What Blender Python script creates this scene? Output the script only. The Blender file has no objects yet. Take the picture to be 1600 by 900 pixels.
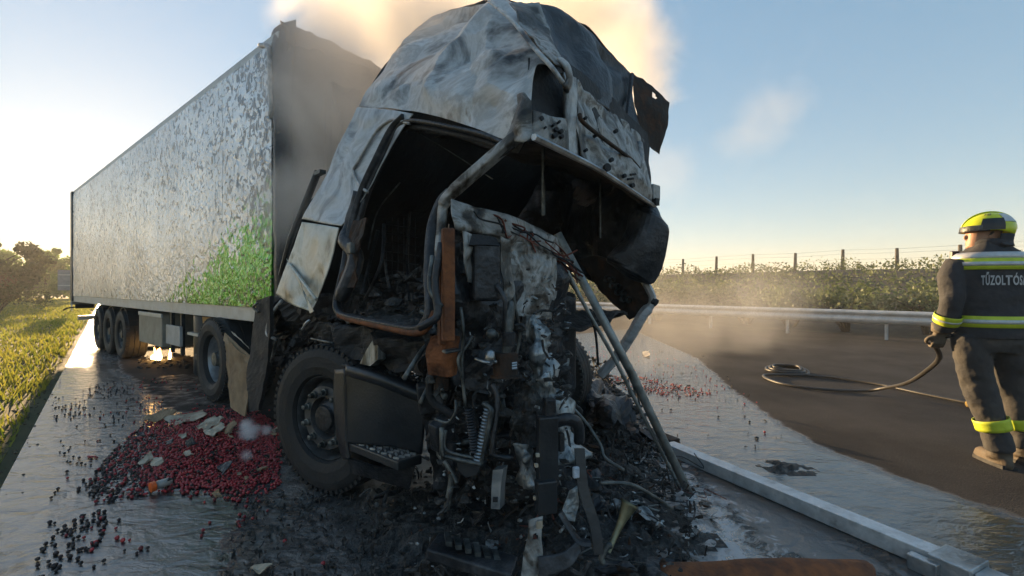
import bpy, math, random
from mathutils import Vector, Matrix, noise, Euler
R = math.radians
random.seed(11)
sc = bpy.context.scene
# ------------------------------------------------------------------ camera, sky, sun, exposure
F, H = 720.0, 1.38                      # focal length in photo pixels, eye height in metres
cam = bpy.data.cameras.new('camera'); camo = bpy.data.objects.new('camera', cam)
sc.collection.objects.link(camo); sc.camera = camo
cam.sensor_width = 36; cam.lens = 36 * F / 1600; cam.clip_end = 3000; cam.clip_start = .05
camo.location = (0, 0, H); camo.rotation_euler = (R(90), 0, 0)
SUN_AZ, SUN_EL = R(-41.5), R(7.5)       # azimuth from +Y towards +X
wd = bpy.data.worlds.new('World'); sc.world = wd; wd.use_nodes = True
wn = wd.node_tree.nodes; wl = wd.node_tree.links; wn.clear()
wo = wn.new('ShaderNodeOutputWorld'); bg = wn.new('ShaderNodeBackground'); sky = wn.new('ShaderNodeTexSky')
sky.sky_type = 'NISHITA'; sky.sun_disc = False; sky.sun_elevation = SUN_EL; sky.sun_rotation = SUN_AZ
sky.air_density = 1.0; sky.dust_density = .25; sky.ozone_density = 2.6; sky.altitude = 100
bg.inputs[1].default_value = .132
gmn = wn.new('ShaderNodeGamma'); gmn.inputs[1].default_value = .42; wl.new(sky.outputs[0], gmn.inputs[0]); hsn = wn.new('ShaderNodeHueSaturation'); hsn.inputs['Saturation'].default_value = 1.5; wl.new(gmn.outputs[0], hsn.inputs['Color']); wl.new(hsn.outputs[0], bg.inputs[0]); wl.new(bg.outputs[0], wo.inputs[0])
sl = bpy.data.lights.new('sun', 'SUN'); sl.energy = 5.0; sl.angle = R(.53); sl.color = (1, .68, .35)
so = bpy.data.objects.new('sun', sl); sc.collection.objects.link(so)
sdir = Vector((math.sin(SUN_AZ) * math.cos(SUN_EL), math.cos(SUN_AZ) * math.cos(SUN_EL), math.sin(SUN_EL)))
so.rotation_euler = sdir.to_track_quat('Z', 'Y').to_euler()
sc.view_settings.view_transform = 'Standard'; sc.view_settings.look = 'None'
sc.view_settings.gamma = 1; sc.view_settings.use_curve_mapping = False
sc.view_settings.exposure = 1.85
sc.render.engine = 'CYCLES'
cy = sc.cycles; cy.use_denoising = True; cy.denoiser = 'OPENIMAGEDENOISE'
cy.max_bounces = 6; cy.diffuse_bounces = 3; cy.glossy_bounces = 3; cy.transmission_bounces = 2; cy.volume_bounces = 4
cy.transparent_max_bounces = 12; cy.caustics_reflective = False; cy.caustics_refractive = False
cy.sample_clamp_indirect = 4; cy.volume_step_rate = 1.0; cy.volume_max_steps = 128

# ------------------------------------------------------------------ from photo pixels to metres
def W(px, py, Y): return Vector(((px - 800) / F * Y, Y, H - (py - 450) / F * Y))
def G(px, py, z=0.0):
    Y = (H - z) * F / (py - 450); return Vector(((px - 800) / F * Y, Y, z))
UF, UR = Vector((.695, -.719, 0)), Vector((-.719, -.695, 0))     # tractor: forward, right (near) side
def N(px, py, off=0.0):                                            # on the tractor's near side, off metres further in
    return W(px, py, (1.219 + off) / (.719 * (px - 800) / F + .695))
TF, TL = Vector((.773, -.634, 0)), Vector((.634, .773, 0))        # trailer: forward, towards its far side
T0 = Vector((-2.33, 4.66, 0))                                      # foot of the trailer's near front corner
def T(k, w, z): return T0 - TF * k + TL * w + Vector((0, 0, z))   # k metres back, w metres in
RD, RN = Vector((-.66, .751, 0)), Vector((.751, .66, 0))          # road: along (away), across (to the right)
def Q(s, n, z=0.0): return RD * s + RN * n + Vector((0, 0, z))

# ------------------------------------------------------------------ materials
def ramp(nt, stops):
    r = nt.nodes.new('ShaderNodeValToRGB'); e = r.color_ramp.elements
    while len(e) < len(stops): e.new(.5)
    for i, (p, c) in enumerate(stops):
        e[i].position = p; e[i].color = (*c, 1) if len(c) == 3 else c
    return r
MATS = {}
def mat(name, stops, scale=6, detail=6, rough=(.6, .8), metal=0, bump=.2, bscale=None, dist=0, stretch=None, spec=.5, bdist=.02, var=0):
    m = bpy.data.materials.new(name); m.use_nodes = True; nt = m.node_tree; L = nt.links
    b = nt.nodes['Principled BSDF']
    tc = nt.nodes.new('ShaderNodeTexCoord'); src = tc.outputs['Object']
    if stretch:
        mp = nt.nodes.new('ShaderNodeMapping'); mp.inputs['Scale'].default_value = stretch
        L.new(src, mp.inputs[0]); src = mp.outputs[0]
    nz = nt.nodes.new('ShaderNodeTexNoise'); nz.inputs['Scale'].default_value = scale
    nz.inputs['Detail'].default_value = detail; nz.inputs['Distortion'].default_value = dist; nz.inputs['Roughness'].default_value = .62
    L.new(src, nz.inputs['Vector'])
    r = ramp(nt, stops); L.new(nz.outputs['Fac'], r.inputs[0])
    col = r.outputs[0]
    if var:
        oi = nt.nodes.new('ShaderNodeObjectInfo'); mr = nt.nodes.new('ShaderNodeMapRange')
        mr.inputs[3].default_value = 1 - var; mr.inputs[4].default_value = 1 + var
        L.new(oi.outputs['Random'], mr.inputs[0])
        mx = nt.nodes.new('ShaderNodeVectorMath'); mx.operation = 'SCALE'
        L.new(col, mx.inputs[0]); L.new(mr.outputs[0], mx.inputs['Scale']); col = mx.outputs[0]
    L.new(col, b.inputs['Base Color'])
    mr2 = nt.nodes.new('ShaderNodeMapRange'); mr2.inputs[1].default_value = .3; mr2.inputs[2].default_value = .7
    mr2.inputs[3].default_value = rough[0]; mr2.inputs[4].default_value = rough[1]
    L.new(nz.outputs['Fac'], mr2.inputs[0]); L.new(mr2.outputs[0], b.inputs['Roughness'])
    b.inputs['Metallic'].default_value = metal; b.inputs['Specular IOR Level'].default_value = spec
    if bump:
        n2 = nt.nodes.new('ShaderNodeTexNoise'); n2.inputs['Scale'].default_value = bscale or scale * 4
        n2.inputs['Detail'].default_value = 6; L.new(src, n2.inputs['Vector'])
        bp = nt.nodes.new('ShaderNodeBump'); bp.inputs['Strength'].default_value = bump; bp.inputs['Distance'].default_value = bdist
        L.new(n2.outputs['Fac'], bp.inputs['Height']); L.new(bp.outputs[0], b.inputs['Normal'])
    MATS[name] = m; return m
mat('ashed_steel', [(.34, (.03, .03, .033)), (.42, (.24, .235, .23)), (.50, (.50, .50, .50)), (.56, (.36, .355, .35)), (.63, (.60, .605, .61)), (.70, (.24, .17, .12)), (.8, (.62, .62, .63))], 2.8, 14, (.4, .7), .2, .18, 30, .5)
mat('pale_scorched_paint', [(.30, (.05, .05, .05)), (.40, (.26, .27, .28)), (.50, (.46, .48, .5)), (.58, (.36, .37, .38)), (.66, (.54, .56, .58)), (.76, (.18, .17, .15))], 3.0, 11, (.35, .6), .25, .12, 14, .8)
mat('yellowed_panel', [(.30, (.06, .055, .045)), (.42, (.36, .35, .30)), (.55, (.52, .52, .48)), (.66, (.30, .28, .2)), (.76, (.12, .1, .07))], 4.0, 11, (.35, .6), .3, .12, 14, .6)
mat('bare_patchy_steel', [(.32, (.012, .012, .012)), (.43, (.075, .065, .055)), (.5, (.24, .235, .225)), (.57, (.36, .36, .355)), (.64, (.12, .10, .08)), (.74, (.42, .43, .44))], 4.5, 12, (.4, .7), .35, .3, 30, .8)
mat('rim_dusty', [(.3, (.03, .03, .032)), (.5, (.075, .078, .082)), (.72, (.16, .16, .165))], 8, 7, (.4, .65), .5, .2, 40)
mat('soot', [(.3, (.009, .009, .010)), (.6, (.025, .025, .028)), (.8, (.06, .06, .064))], 8, 7, (.6, .9), .1, .5, 40)
mat('soot_sheen', [(.3, (.014, .015, .018)), (.55, (.042, .044, .05)), (.72, (.11, .112, .12))], 9, 8, (.3, .6), .5, .4, 35)
mat('charcoal', [(.3, (.005, .005, .005)), (.5, (.026, .025, .025)), (.63, (.08, .078, .076)), (.76, (.22, .22, .225))], 14, 9, (.55, .9), 0, .9, 45, bdist=.03)
mat('dark_plastic', [(.3, (.010, .012, .015)), (.7, (.028, .031, .036))], 4, 5, (.28, .5), 0, .15, 60)
mat('rubber', [(.3, (.008, .008, .009)), (.62, (.02, .02, .021)), (.8, (.05, .05, .05))], 9, 7, (.55, .85), 0, .25, 50)
mat('rust', [(.28, (.03, .012, .006)), (.45, (.13, .045, .018)), (.6, (.24, .085, .03)), (.75, (.07, .03, .02))], 8, 9, (.7, .95), .1, .4, 50)
mat('rust_dark', [(.3, (.008, .006, .005)), (.5, (.03, .018, .012)), (.68, (.09, .04, .02))], 9, 8, (.65, .95), .2, .4, 40)
mat('alloy', [(.3, (.16, .17, .18)), (.5, (.42, .44, .46)), (.7, (.62, .64, .66))], 6, 8, (.25, .5), .8, .25, 26, .6)
mat('melted_alloy', [(.3, (.03, .03, .03)), (.45, (.22, .24, .25)), (.58, (.45, .48, .5)), (.7, (.13, .13, .13))], 9, 9, (.3, .6), .7, .8, 18, 1.5, (1, 1, .35), bdist=.04)
mat('galvanised', [(.3, (.36, .37, .37)), (.6, (.52, .53, .53)), (.8, (.42, .41, .39))], 5, 6, (.4, .6), .3, .05, 30)
mat('ash_white_beam', [(.28, (.20, .20, .20)), (.42, (.48, .49, .5)), (.6, (.66, .67, .68)), (.76, (.4, .4, .4))], 9, 9, (.45, .7), .2, .2, 45)
mat('dull_tube', [(.35, (.02, .022, .022)), (.5, (.085, .092, .092)), (.66, (.22, .23, .22))], 9, 8, (.35, .6), .6, .3, 30)
mat('grey_bar', [(.3, (.10, .105, .10)), (.5, (.26, .27, .26)), (.7, (.40, .41, .40))], 9, 8, (.35, .6), .4, .3, 30)
mat('cardboard', [(.3, (.13, .085, .05)), (.55, (.28, .19, .11)), (.75, (.36, .27, .18))], 4, 6, (.7, .9), 0, .2, 20)
mat('pale_card', [(.3, (.22, .17, .12)), (.55, (.45, .38, .29)), (.75, (.58, .53, .46))], 8, 6, (.7, .9), 0, .2, 30)
mat('ash_wool', [(.3, (.25, .28, .34)), (.6, (.55, .6, .68)), (.8, (.7, .74, .8))], 12, 8, (.9, 1), 0, .8, 30)
mat('copper_wire', [(.3, (.07, .02, .015)), (.6, (.2, .06, .04))], 20, 3, (.5, .7), .4, 0)
mat('wood_post', [(.3, (.05, .04, .03)), (.7, (.14, .12, .10))], 8, 6, (.8, .95), 0, .3, 40)
mat('bark', [(.3, (.03, .022, .016)), (.7, (.09, .07, .05))], 10, 6, (.85, 1), 0, .5, 30)
mat('hose_rubber', [(.3, (.014, .013, .012)), (.7, (.034, .031, .028))], 12, 5, (.35, .55), 0, .1, 60)
mat('navy_cloth', [(.3, (.018, .02, .026)), (.7, (.046, .047, .052))], 6, 6, (.75, .95), 0, .35, 26)
mat('trouser_cloth', [(.3, (.022, .024, .03)), (.7, (.066, .062, .058))], 5, 6, (.75, .95), 0, .4, 20)
mat('lime_tape', [(.3, (.42, .50, .02)), (.7, (.55, .64, .04))], 20, 3, (.5, .6), 0, .05, 60)
mat('silver_tape', [(.3, (.42, .43, .44)), (.7, (.58, .59, .6))], 20, 3, (.35, .5), .2, .05, 60)
mat('helmet_paint', [(.3, (.52, .58, .01)), (.7, (.62, .68, .02))], 3, 3, (.22, .3), 0, 0)
mat('black_plastic', [(.3, (.01, .01, .011)), (.7, (.02, .02, .022))], 9, 4, (.3, .45), 0, .05, 50)
mat('skin', [(.3, (.36, .19, .12)), (.7, (.46, .26, .17))], 12, 4, (.5, .6), 0, .05, 60)
mat('glove', [(.3, (.07, .06, .05)), (.7, (.17, .14, .10))], 14, 5, (.7, .9), 0, .2, 50)
mat('boot_leather', [(.3, (.03, .024, .018)), (.7, (.11, .08, .05))], 12, 5, (.55, .8), 0, .2, 40)
mat('letter_grey', [(.3, (.38, .39, .4)), (.7, (.5, .51, .52))], 20, 3, (.5, .6), 0, 0)
mat('orange_plastic', [(.3, (.6, .09, .01)), (.7, (.75, .14, .02))], 8, 3, (.3, .4), 0, 0)
mat('sign_back', [(.3, (.2, .21, .22)), (.7, (.32, .33, .34))], 4, 4, (.4, .6), .6, 0)
mat('red_lamp', [(.3, (.3, .01, .01)), (.7, (.4, .02, .02))], 8, 3, (.2, .3), 0, 0)
mat('beige_panel', [(.3, (.16, .14, .11)), (.55, (.30, .27, .22)), (.75, (.38, .35, .29))], 3, 7, (.5, .7), 0, .08, 30)
mat('grey_panel', [(.3, (.25, .26, .27)), (.55, (.4, .41, .42)), (.75, (.5, .51, .52))], 4, 7, (.4, .6), 0, .08, 30)
mat('fruit', [(.3, (.12, .006, .01)), (.55, (.31, .018, .025)), (.75, (.44, .06, .06))], 30, 4, (.25, .45), 0, .1, 80, var=.55)
mat('charred_fruit', [(.3, (.006, .004, .005)), (.6, (.022, .010, .012)), (.8, (.06, .02, .022))], 30, 4, (.3, .6), 0, .2, 80, var=.4)
mat('earth', [(.3, (.035, .028, .02)), (.55, (.085, .068, .048)), (.75, (.14, .115, .08))], 3, 9, (.85, 1), 0, .5, 20)
def leafmat(name, a, b, trans=.35):
    m = bpy.data.materials.new(name); m.use_nodes = True; nt = m.node_tree; L = nt.links
    out = nt.nodes['Material Output']; bs = nt.nodes['Principled BSDF']
    gm = nt.nodes.new('ShaderNodeNewGeometry'); nz = nt.nodes.new('ShaderNodeTexNoise'); nz.inputs['Scale'].default_value = 1.3
    tc = nt.nodes.new('ShaderNodeTexCoord'); L.new(tc.outputs['Object'], nz.inputs['Vector'])
    ad = nt.nodes.new('ShaderNodeMath'); ad.operation = 'MULTIPLY_ADD'; ad.inputs[1].default_value = .5
    L.new(gm.outputs['Random Per Island'], ad.inputs[0]); L.new(nz.outputs['Fac'], ad.inputs[2])
    r = ramp(nt, [(.3, a), (.95, b)]); L.new(ad.outputs[0], r.inputs[0])
    L.new(r.outputs[0], bs.inputs['Base Color']); bs.inputs['Roughness'].default_value = .6
    tr = nt.nodes.new('ShaderNodeBsdfTranslucent'); L.new(r.outputs[0], tr.inputs[0])
    mx = nt.nodes.new('ShaderNodeMixShader'); mx.inputs[0].default_value = trans
    L.new(bs.outputs[0], mx.inputs[1]); L.new(tr.outputs[0], mx.inputs[2]); L.new(mx.outputs[0], out.inputs[0])
    MATS[name] = m
leafmat('leaf', (.05, .13, .01), (.18, .28, .03), .5)
leafmat('leaf_dark', (.02, .03, .01), (.05, .07, .02))
leafmat('leaf_grey', (.045, .075, .022), (.14, .17, .065))
leafmat('leaf_red', (.05, .015, .012), (.10, .04, .025))
leafmat('grass_blade', (.09, .16, .015), (.34, .32, .05), .5)

# ------------------------------------------------------------------ mesh helpers
class MB:
    def __init__(s): s.v, s.f = [], []
    def add(s, vs, fs):
        o = len(s.v); s.v += [Vector(v) for v in vs]; s.f += [tuple(i + o for i in f) for f in fs]; return s
    def box(s, c, size, ax=None, taper=1.0):
        c = Vector(c); X, Y, Z = ax or (Vector((1, 0, 0)), Vector((0, 1, 0)), Vector((0, 0, 1)))
        h = [q / 2 for q in size]; vs = []
        for dz in (-1, 1):
            t = 1 if dz < 0 else taper
            for dx, dy in ((-1, -1), (1, -1), (1, 1), (-1, 1)):
                vs.append(c + X * h[0] * dx * t + Y * h[1] * dy * t + Z * h[2] * dz)
        return s.add(vs, [(0, 3, 2, 1), (4, 5, 6, 7), (0, 1, 5, 4), (1, 2, 6, 5), (2, 3, 7, 6), (3, 0, 4, 7)])
    def tube(s, pts, r, n=8, cap=True, flat=1.0):
        pts = [Vector(p) for p in pts]; rs = r if isinstance(r, (list, tuple)) else [r] * len(pts)
        vs, fs = [], []; up = None
        for i, p in enumerate(pts):
            t = (pts[min(i + 1, len(pts) - 1)] - pts[max(i - 1, 0)])
            t = t.normalized() if t.length > 1e-9 else Vector((0, 0, 1))
            if up is None:
                up = Vector((0, 0, 1)) if abs(t.z) < .9 else Vector((1, 0, 0))
            a = t.cross(up)
            a = a.normalized() if a.length > 1e-6 else t.orthogonal().normalized()
            b = a.cross(t).normalized(); up = b
            for k in range(n):
                th = 2 * math.pi * k / n
                vs.append(p + (a * math.cos(th) + b * math.sin(th) * flat) * rs[i])
        for i in range(len(pts) - 1):
            for k in range(n):
                fs.append((i * n + k, i * n + (k + 1) % n, (i + 1) * n + (k + 1) % n, (i + 1) * n + k))
        if cap:
            fs.append(tuple(range(n - 1, -1, -1))); fs.append(tuple(range((len(pts) - 1) * n, len(pts) * n)))
        return s.add(vs, fs)
    def lathe(s, prof, c=(0, 0, 0), axis=(0, 1, 0), n=40, close=False):   # prof: (radius, along)
        A = Vector(axis).normalized(); B = A.orthogonal().normalized(); D = A.cross(B); c = Vector(c)
        vs, fs = [], []
        for rr, a in prof:
            for k in range(n):
                th = 2 * math.pi * k / n; vs.append(c + A * a + (B * math.cos(th) + D * math.sin(th)) * rr)
        m = len(prof)
        for i in range(m if close else m - 1):
            j = (i + 1) % m
            for k in range(n): fs.append((i * n + k, i * n + (k + 1) % n, j * n + (k + 1) % n, j * n + k))
        if not close:
            fs.append(tuple(range(n))); fs.append(tuple(range((m - 1) * n, m * n)))
        return s.add(vs, fs)
    def prism(s, pts, d):                                     # outline + extrusion vector
        d = Vector(d); n = len(pts); vs = [Vector(p) for p in pts] + [Vector(p) + d for p in pts]
        return s.add(vs, [tuple(range(n - 1, -1, -1)), tuple(range(n, 2 * n))] + [(i, (i + 1) % n, n + (i + 1) % n, n + i) for i in range(n)])
    def sheet(s, grid, nu=24, nv=24, crumple=0.0, cscale=4.0, fold=0.0, seed=0, thick=.004, ragged=0.0, facet=0.0, cells=9):
        def cr(p0, p1, p2, p3, t):
            return .5 * ((2 * p1) + (p2 - p0) * t + (2 * p0 - 5 * p1 + 4 * p2 - p3) * t * t + (3 * p1 - p0 - 3 * p2 + p3) * t ** 3)
        def line(ps, n):
            out = []; m = len(ps) - 1
            for i in range(n + 1):
                u = i / n * m; k = min(int(u), m - 1); t = u - k
                if m == 1: out.append(ps[0].lerp(ps[1], t))
                else:
                    a = ps[k - 1] if k else ps[0] * 2 - ps[1]; d = ps[k + 2] if k + 2 <= m else ps[m] * 2 - ps[m - 1]
                    out.append(cr(a, ps[k], ps[k + 1], d, t))
            return out
        rows = [line([Vector(p) for p in r], nu) for r in grid]
        cols = [line([rows[j][i] for j in range(len(rows))], nv) for i in range(nu + 1)]
        P = [[cols[i][j] for i in range(nu + 1)] for j in range(nv + 1)]
        if facet:
            rf = random.Random(seed * 13 + 5); pl = [[], []]
            for grp in pl:
                for _ in range(cells):
                    c = P[rf.randrange(nv + 1)][rf.randrange(nu + 1)]; grp.append((c, Vector((rf.gauss(0, 1), rf.gauss(0, 1), rf.gauss(0, 1))), rf.random() * .5))
            def fac(p): return facet * (min(h + g.dot(p - c) + 2.2 * (p - c).length for c, g, h in pl[0]) - min(h + g.dot(p - c) + 2.2 * (p - c).length for c, g, h in pl[1]))
        off = Vector((seed * 7.3, seed * 3.1, seed * 1.7)); Q2 = [[None] * (nu + 1) for _ in range(nv + 1)]; NN = [[None] * (nu + 1) for _ in range(nv + 1)]
        for j in range(nv + 1):
            for i in range(nu + 1):
                a = P[j][min(i + 1, nu)] - P[j][max(i - 1, 0)]; b = P[min(j + 1, nv)][i] - P[max(j - 1, 0)][i]
                nn = a.cross(b); nn = nn.normalized() if nn.length > 1e-9 else Vector((0, 0, 1)); NN[j][i] = nn
                p = P[j][i]; d = 0
                if crumple: d += crumple * (noise.fractal(p * cscale + off, 1.0, 2.0, 4) )
                if fold: d += fold * (.5 - abs(noise.noise(p * cscale * .7 + off * 2)) * 2)
                if facet: d += fac(p) * min(1, .12 + 6 * min(i / nu, 1 - i / nu, j / nv, 1 - j / nv))
                q = p + nn * d
                if ragged and (i in (0, nu) or j in (0, nv)):
                    q = q + (noise.noise_vector(p * 14 + off)) * ragged
                Q2[j][i] = q
        vs = [q for r in Q2 for q in r]; w = nu + 1; m = len(vs)
        fs = [(j * w + i, j * w + i + 1, (j + 1) * w + i + 1, (j + 1) * w + i) for j in range(nv) for i in range(nu)]
        if thick:
            vs += [Q2[j][i] - NN[j][i] * thick for j in range(nv + 1) for i in range(w)]
            fs += [tuple(reversed([k + m for k in f])) for f in list(fs)]
            ring = [i for i in range(w)] + [j * w + nu for j in range(1, nv + 1)] + [nv * w + i for i in range(nu - 1, -1, -1)] + [j * w for j in range(nv - 1, 0, -1)]
            fs += [(ring[(k + 1) % len(ring)], ring[k], ring[k] + m, ring[(k + 1) % len(ring)] + m) for k in range(len(ring))]
        return s.add(vs, fs)
    def rock(s, c, r, seed=0, sub=1, squash=(1, 1, 1), rough=.5):
        vs, fs = ico(sub); c = Vector(c); o = Vector((seed * 1.7, seed * .9, seed * 2.3))
        return s.add([c + Vector((v.x * squash[0], v.y * squash[1], v.z * squash[2])) * r * (1 + rough * noise.noise(v * 1.7 + o) + rough * .5 * noise.noise(v * 4 + o)) for v in vs], fs)
    def build(s, name, m, parent=None, smooth=False, bevel=0, local=False, loc=None, rot=None):
        me = bpy.data.meshes.new(name); off = Vector((0, 0, 0))
        if parent is not None and not local:
            q = parent
            while q: off += q.location; q = q.parent
        me.from_pydata([v - off for v in s.v], [], s.f); me.materials.append(MATS[m] if isinstance(m, str) else m)
        me.validate(); me.update()
        if smooth: me.shade_smooth()
        o = bpy.data.objects.new(name, me); sc.collection.objects.link(o)
        if parent is not None: o.parent = parent
        if loc is not None: o.location = loc
        if rot is not None: o.rotation_euler = rot
        if bevel:
            b = o.modifiers.new('bevel', 'BEVEL'); b.width = bevel; b.segments = 2; b.limit_method = 'ANGLE'
        return o
_ico = {}
def ico(sub):
    if sub in _ico: return _ico[sub]
    import bmesh
    b = bmesh.new(); bmesh.ops.create_icosphere(b, subdivisions=sub, radius=1); b.verts.ensure_lookup_table()
    _ico[sub] = ([v.co.copy() for v in b.verts], [tuple(v.index for v in f.verts) for f in b.faces]); b.free(); return _ico[sub]
def tag(o, label=None, cat=None, group=None, kind=None):
    if label: o['label'] = label
    if cat: o['category'] = cat
    if group: o['group'] = group
    if kind: o['kind'] = kind
    return o
def thing(name, label, cat, loc=(0, 0, 0), group=None):
    o = bpy.data.objects.new(name, None); o.empty_display_size = .1; sc.collection.objects.link(o); o.location = loc
    return tag(o, label, cat, group)
def spline(pts, n=8):
    pts = [Vector(p) for p in pts]; out = []
    for i in range(len(pts) - 1):
        a = pts[i - 1] if i else pts[0] * 2 - pts[1]; d = pts[i + 2] if i + 2 < len(pts) else pts[-1] * 2 - pts[-2]
        p1, p2 = pts[i], pts[i + 1]
        for k in range(n):
            t = k / n
            out.append(.5 * ((2 * p1) + (p2 - a) * t + (2 * a - 5 * p1 + 4 * p2 - d) * t * t + (3 * p1 - a - 3 * p2 + d) * t ** 3))
    return out + [pts[-1]]
def inpoly(x, y, poly):
    c = False; j = len(poly) - 1
    for i in range(len(poly)):
        xi, yi = poly[i]; xj, yj = poly[j]
        if (yi > y) != (yj > y) and x < (xj - xi) * (y - yi) / (yj - yi) + xi: c = not c
        j = i
    return c
def polydist(x, y, poly):
    best = 1e9; p = Vector((x, y))
    for i in range(len(poly)):
        a = Vector(poly[i]); b = Vector(poly[(i + 1) % len(poly)]); ab = b - a
        t = max(0, min(1, (p - a).dot(ab) / max(ab.length_squared, 1e-9))); best = min(best, (a + ab * t - p).length)
    return best if inpoly(x, y, poly) else -best
def gpoly(pp): return [tuple(G(*p).xy) for p in pp]

# ------------------------------------------------------------------ setting: ground, road, embankment
KERB, RAIL = -.55, 15.5
road_end = 300
ROADM = bpy.data.materials.new('road_surface'); ROADM.use_nodes = True
def road_material():
    nt = ROADM.node_tree; L = nt.links; nd = nt.nodes; b = nd['Principled BSDF']
    def node(t, **k):
        n = nd.new(t)
        for a, v in k.items(): setattr(n, a, v)
        return n
    def nz(scale, detail=6, vec=None, rough=.6, dist=0):
        n = node('ShaderNodeTexNoise'); n.inputs['Scale'].default_value = scale; n.inputs['Detail'].default_value = detail
        n.inputs['Roughness'].default_value = rough; n.inputs['Distortion'].default_value = dist; L.new(vec or tc.outputs['Object'], n.inputs['Vector']); return n
    def math_(op, a, b_=None, c=None, clamp=False):
        n = node('ShaderNodeMath', operation=op); n.use_clamp = clamp
        for i, q in enumerate((a, b_, c)):
            if q is None: continue
            if isinstance(q, (int, float)): n.inputs[i].default_value = q
            else: L.new(q, n.inputs[i])
        return n.outputs[0]
    def mr(v, a, b_, c=0, d=1):
        n = node('ShaderNodeMapRange', interpolation_type='SMOOTHSTEP'); L.new(v, n.inputs[0])
        for i, q in enumerate((a, b_, c, d)): n.inputs[i + 1].default_value = q
        return n.outputs[0]
    def mix(f, a, b_):
        n = node('ShaderNodeMix', data_type='RGBA'); 
        if isinstance(f, (int, float)): n.inputs[0].default_value = f
        else: L.new(f, n.inputs[0])
        for s_, q in ((6, a), (7, b_)):
            if isinstance(q, tuple): n.inputs[s_].default_value = (*q, 1)
            else: L.new(q, n.inputs[s_])
        return n.outputs[2]
    tc = node('ShaderNodeTexCoord')
    aw, asn, af = (node('ShaderNodeAttribute', attribute_name=q) for q in ('wet', 'soot', 'foam'))
    big = nz(.9, 8); mid = nz(6, 8); grain = nz(90, 4, rough=.7); stones = node('ShaderNodeTexVoronoi'); stones.inputs['Scale'].default_value = 130
    L.new(tc.outputs['Object'], stones.inputs['Vector'])
    # wetness: painted zone edge broken by noise
    w = math_('ADD', aw.outputs['Fac'], math_('MULTIPLY', math_('SUBTRACT', mid.outputs['Fac'], .5), .45))
    wet = mr(w, .42, .58)
    pool = mr(math_('ADD', w, math_('MULTIPLY', math_('SUBTRACT', big.outputs['Fac'], .5), .7)), .52, .72)
    dry = ramp(nt, [(.30, (.018, .017, .017)), (.5, (.036, .033, .031)), (.62, (.05, .043, .038)), (.70, (.17, .15, .13))]); L.new(grain.outputs['Fac'], dry.inputs[0])
    lane = mr(big.outputs['Fac'], .3, .7, .6, 1.35)
    dry2 = node('ShaderNodeVectorMath', operation='SCALE'); L.new(dry.outputs[0], dry2.inputs[0]); L.new(lane, dry2.inputs['Scale'])
    col = mix(pool, mix(wet, dry2.outputs[0], (.022, .022, .023)), (.026, .027, .029))
    sootm = mr(math_('ADD', asn.outputs['Fac'], math_('MULTIPLY', math_('SUBTRACT', nz(5, 9, rough=.7).outputs['Fac'], .5), 1.1)), .42, .6)
    col = mix(math_('MULTIPLY', sootm, .93), col, (.006, .006, .006))
    fo = nz(7, 9, rough=.72, dist=1.2)
    foam = mr(math_('ADD', af.outputs['Fac'], math_('MULTIPLY', math_('SUBTRACT', fo.outputs['Fac'], .5), 2.4)), .5, .8)
    col = mix(math_('MULTIPLY', foam, .8), col, (.42, .44, .47))
    L.new(col, b.inputs['Base Color'])
    r0 = mix(wet, (.85,) * 3, (.22,) * 3); r1 = mix(pool, r0, (.045,) * 3); r2 = mix(math_('MULTIPLY', sootm, .55), r1, (.7,) * 3); r3 = mix(foam, r2, (.6,) * 3)
    L.new(r3, b.inputs['Roughness']); b.inputs['IOR'].default_value = 1.9; L.new(mix(wet, (.06,) * 3, (.85,) * 3), b.inputs['Specular IOR Level'])
    # ripples on water, stones where dry
    mp = node('ShaderNodeMapping'); mp.inputs['Rotation'].default_value = (0, 0, R(-28)); mp.inputs['Scale'].default_value = (1, 1.7, 1); L.new(tc.outputs['Object'], mp.inputs[0])
    rip = nz(4.5, 5, mp.outputs[0], .5, .8); rip2 = nz(17, 3, mp.outputs[0], .5, .5)
    hw = math_('ADD', math_('MULTIPLY', rip.outputs['Fac'], .016), math_('ADD', math_('MULTIPLY', rip2.outputs['Fac'], .004), math_('MULTIPLY', grain.outputs['Fac'], .0018)))
    hd = math_('ADD', math_('MULTIPLY', stones.outputs['Distance'], -.003), math_('MULTIPLY', grain.outputs['Fac'], .003))
    hm = node('ShaderNodeMix', data_type='FLOAT'); L.new(pool, hm.inputs[0])
    L.new(math_('ADD', hd, math_('MULTIPLY', rip2.outputs['Fac'], .004)), hm.inputs[2]); L.new(hw, hm.inputs[3])
    bp = node('ShaderNodeBump'); bp.inputs['Strength'].default_value = 1; bp.inputs['Distance'].default_value = 1
    L.new(math_('ADD', hm.outputs[0], math_('MULTIPLY', math_('MULTIPLY', sootm, mid.outputs['Fac']), .03)), bp.inputs['Height'])
    L.new(bp.outputs[0], b.inputs['Normal'])
road_material(); MATS['road'] = ROADM

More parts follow.
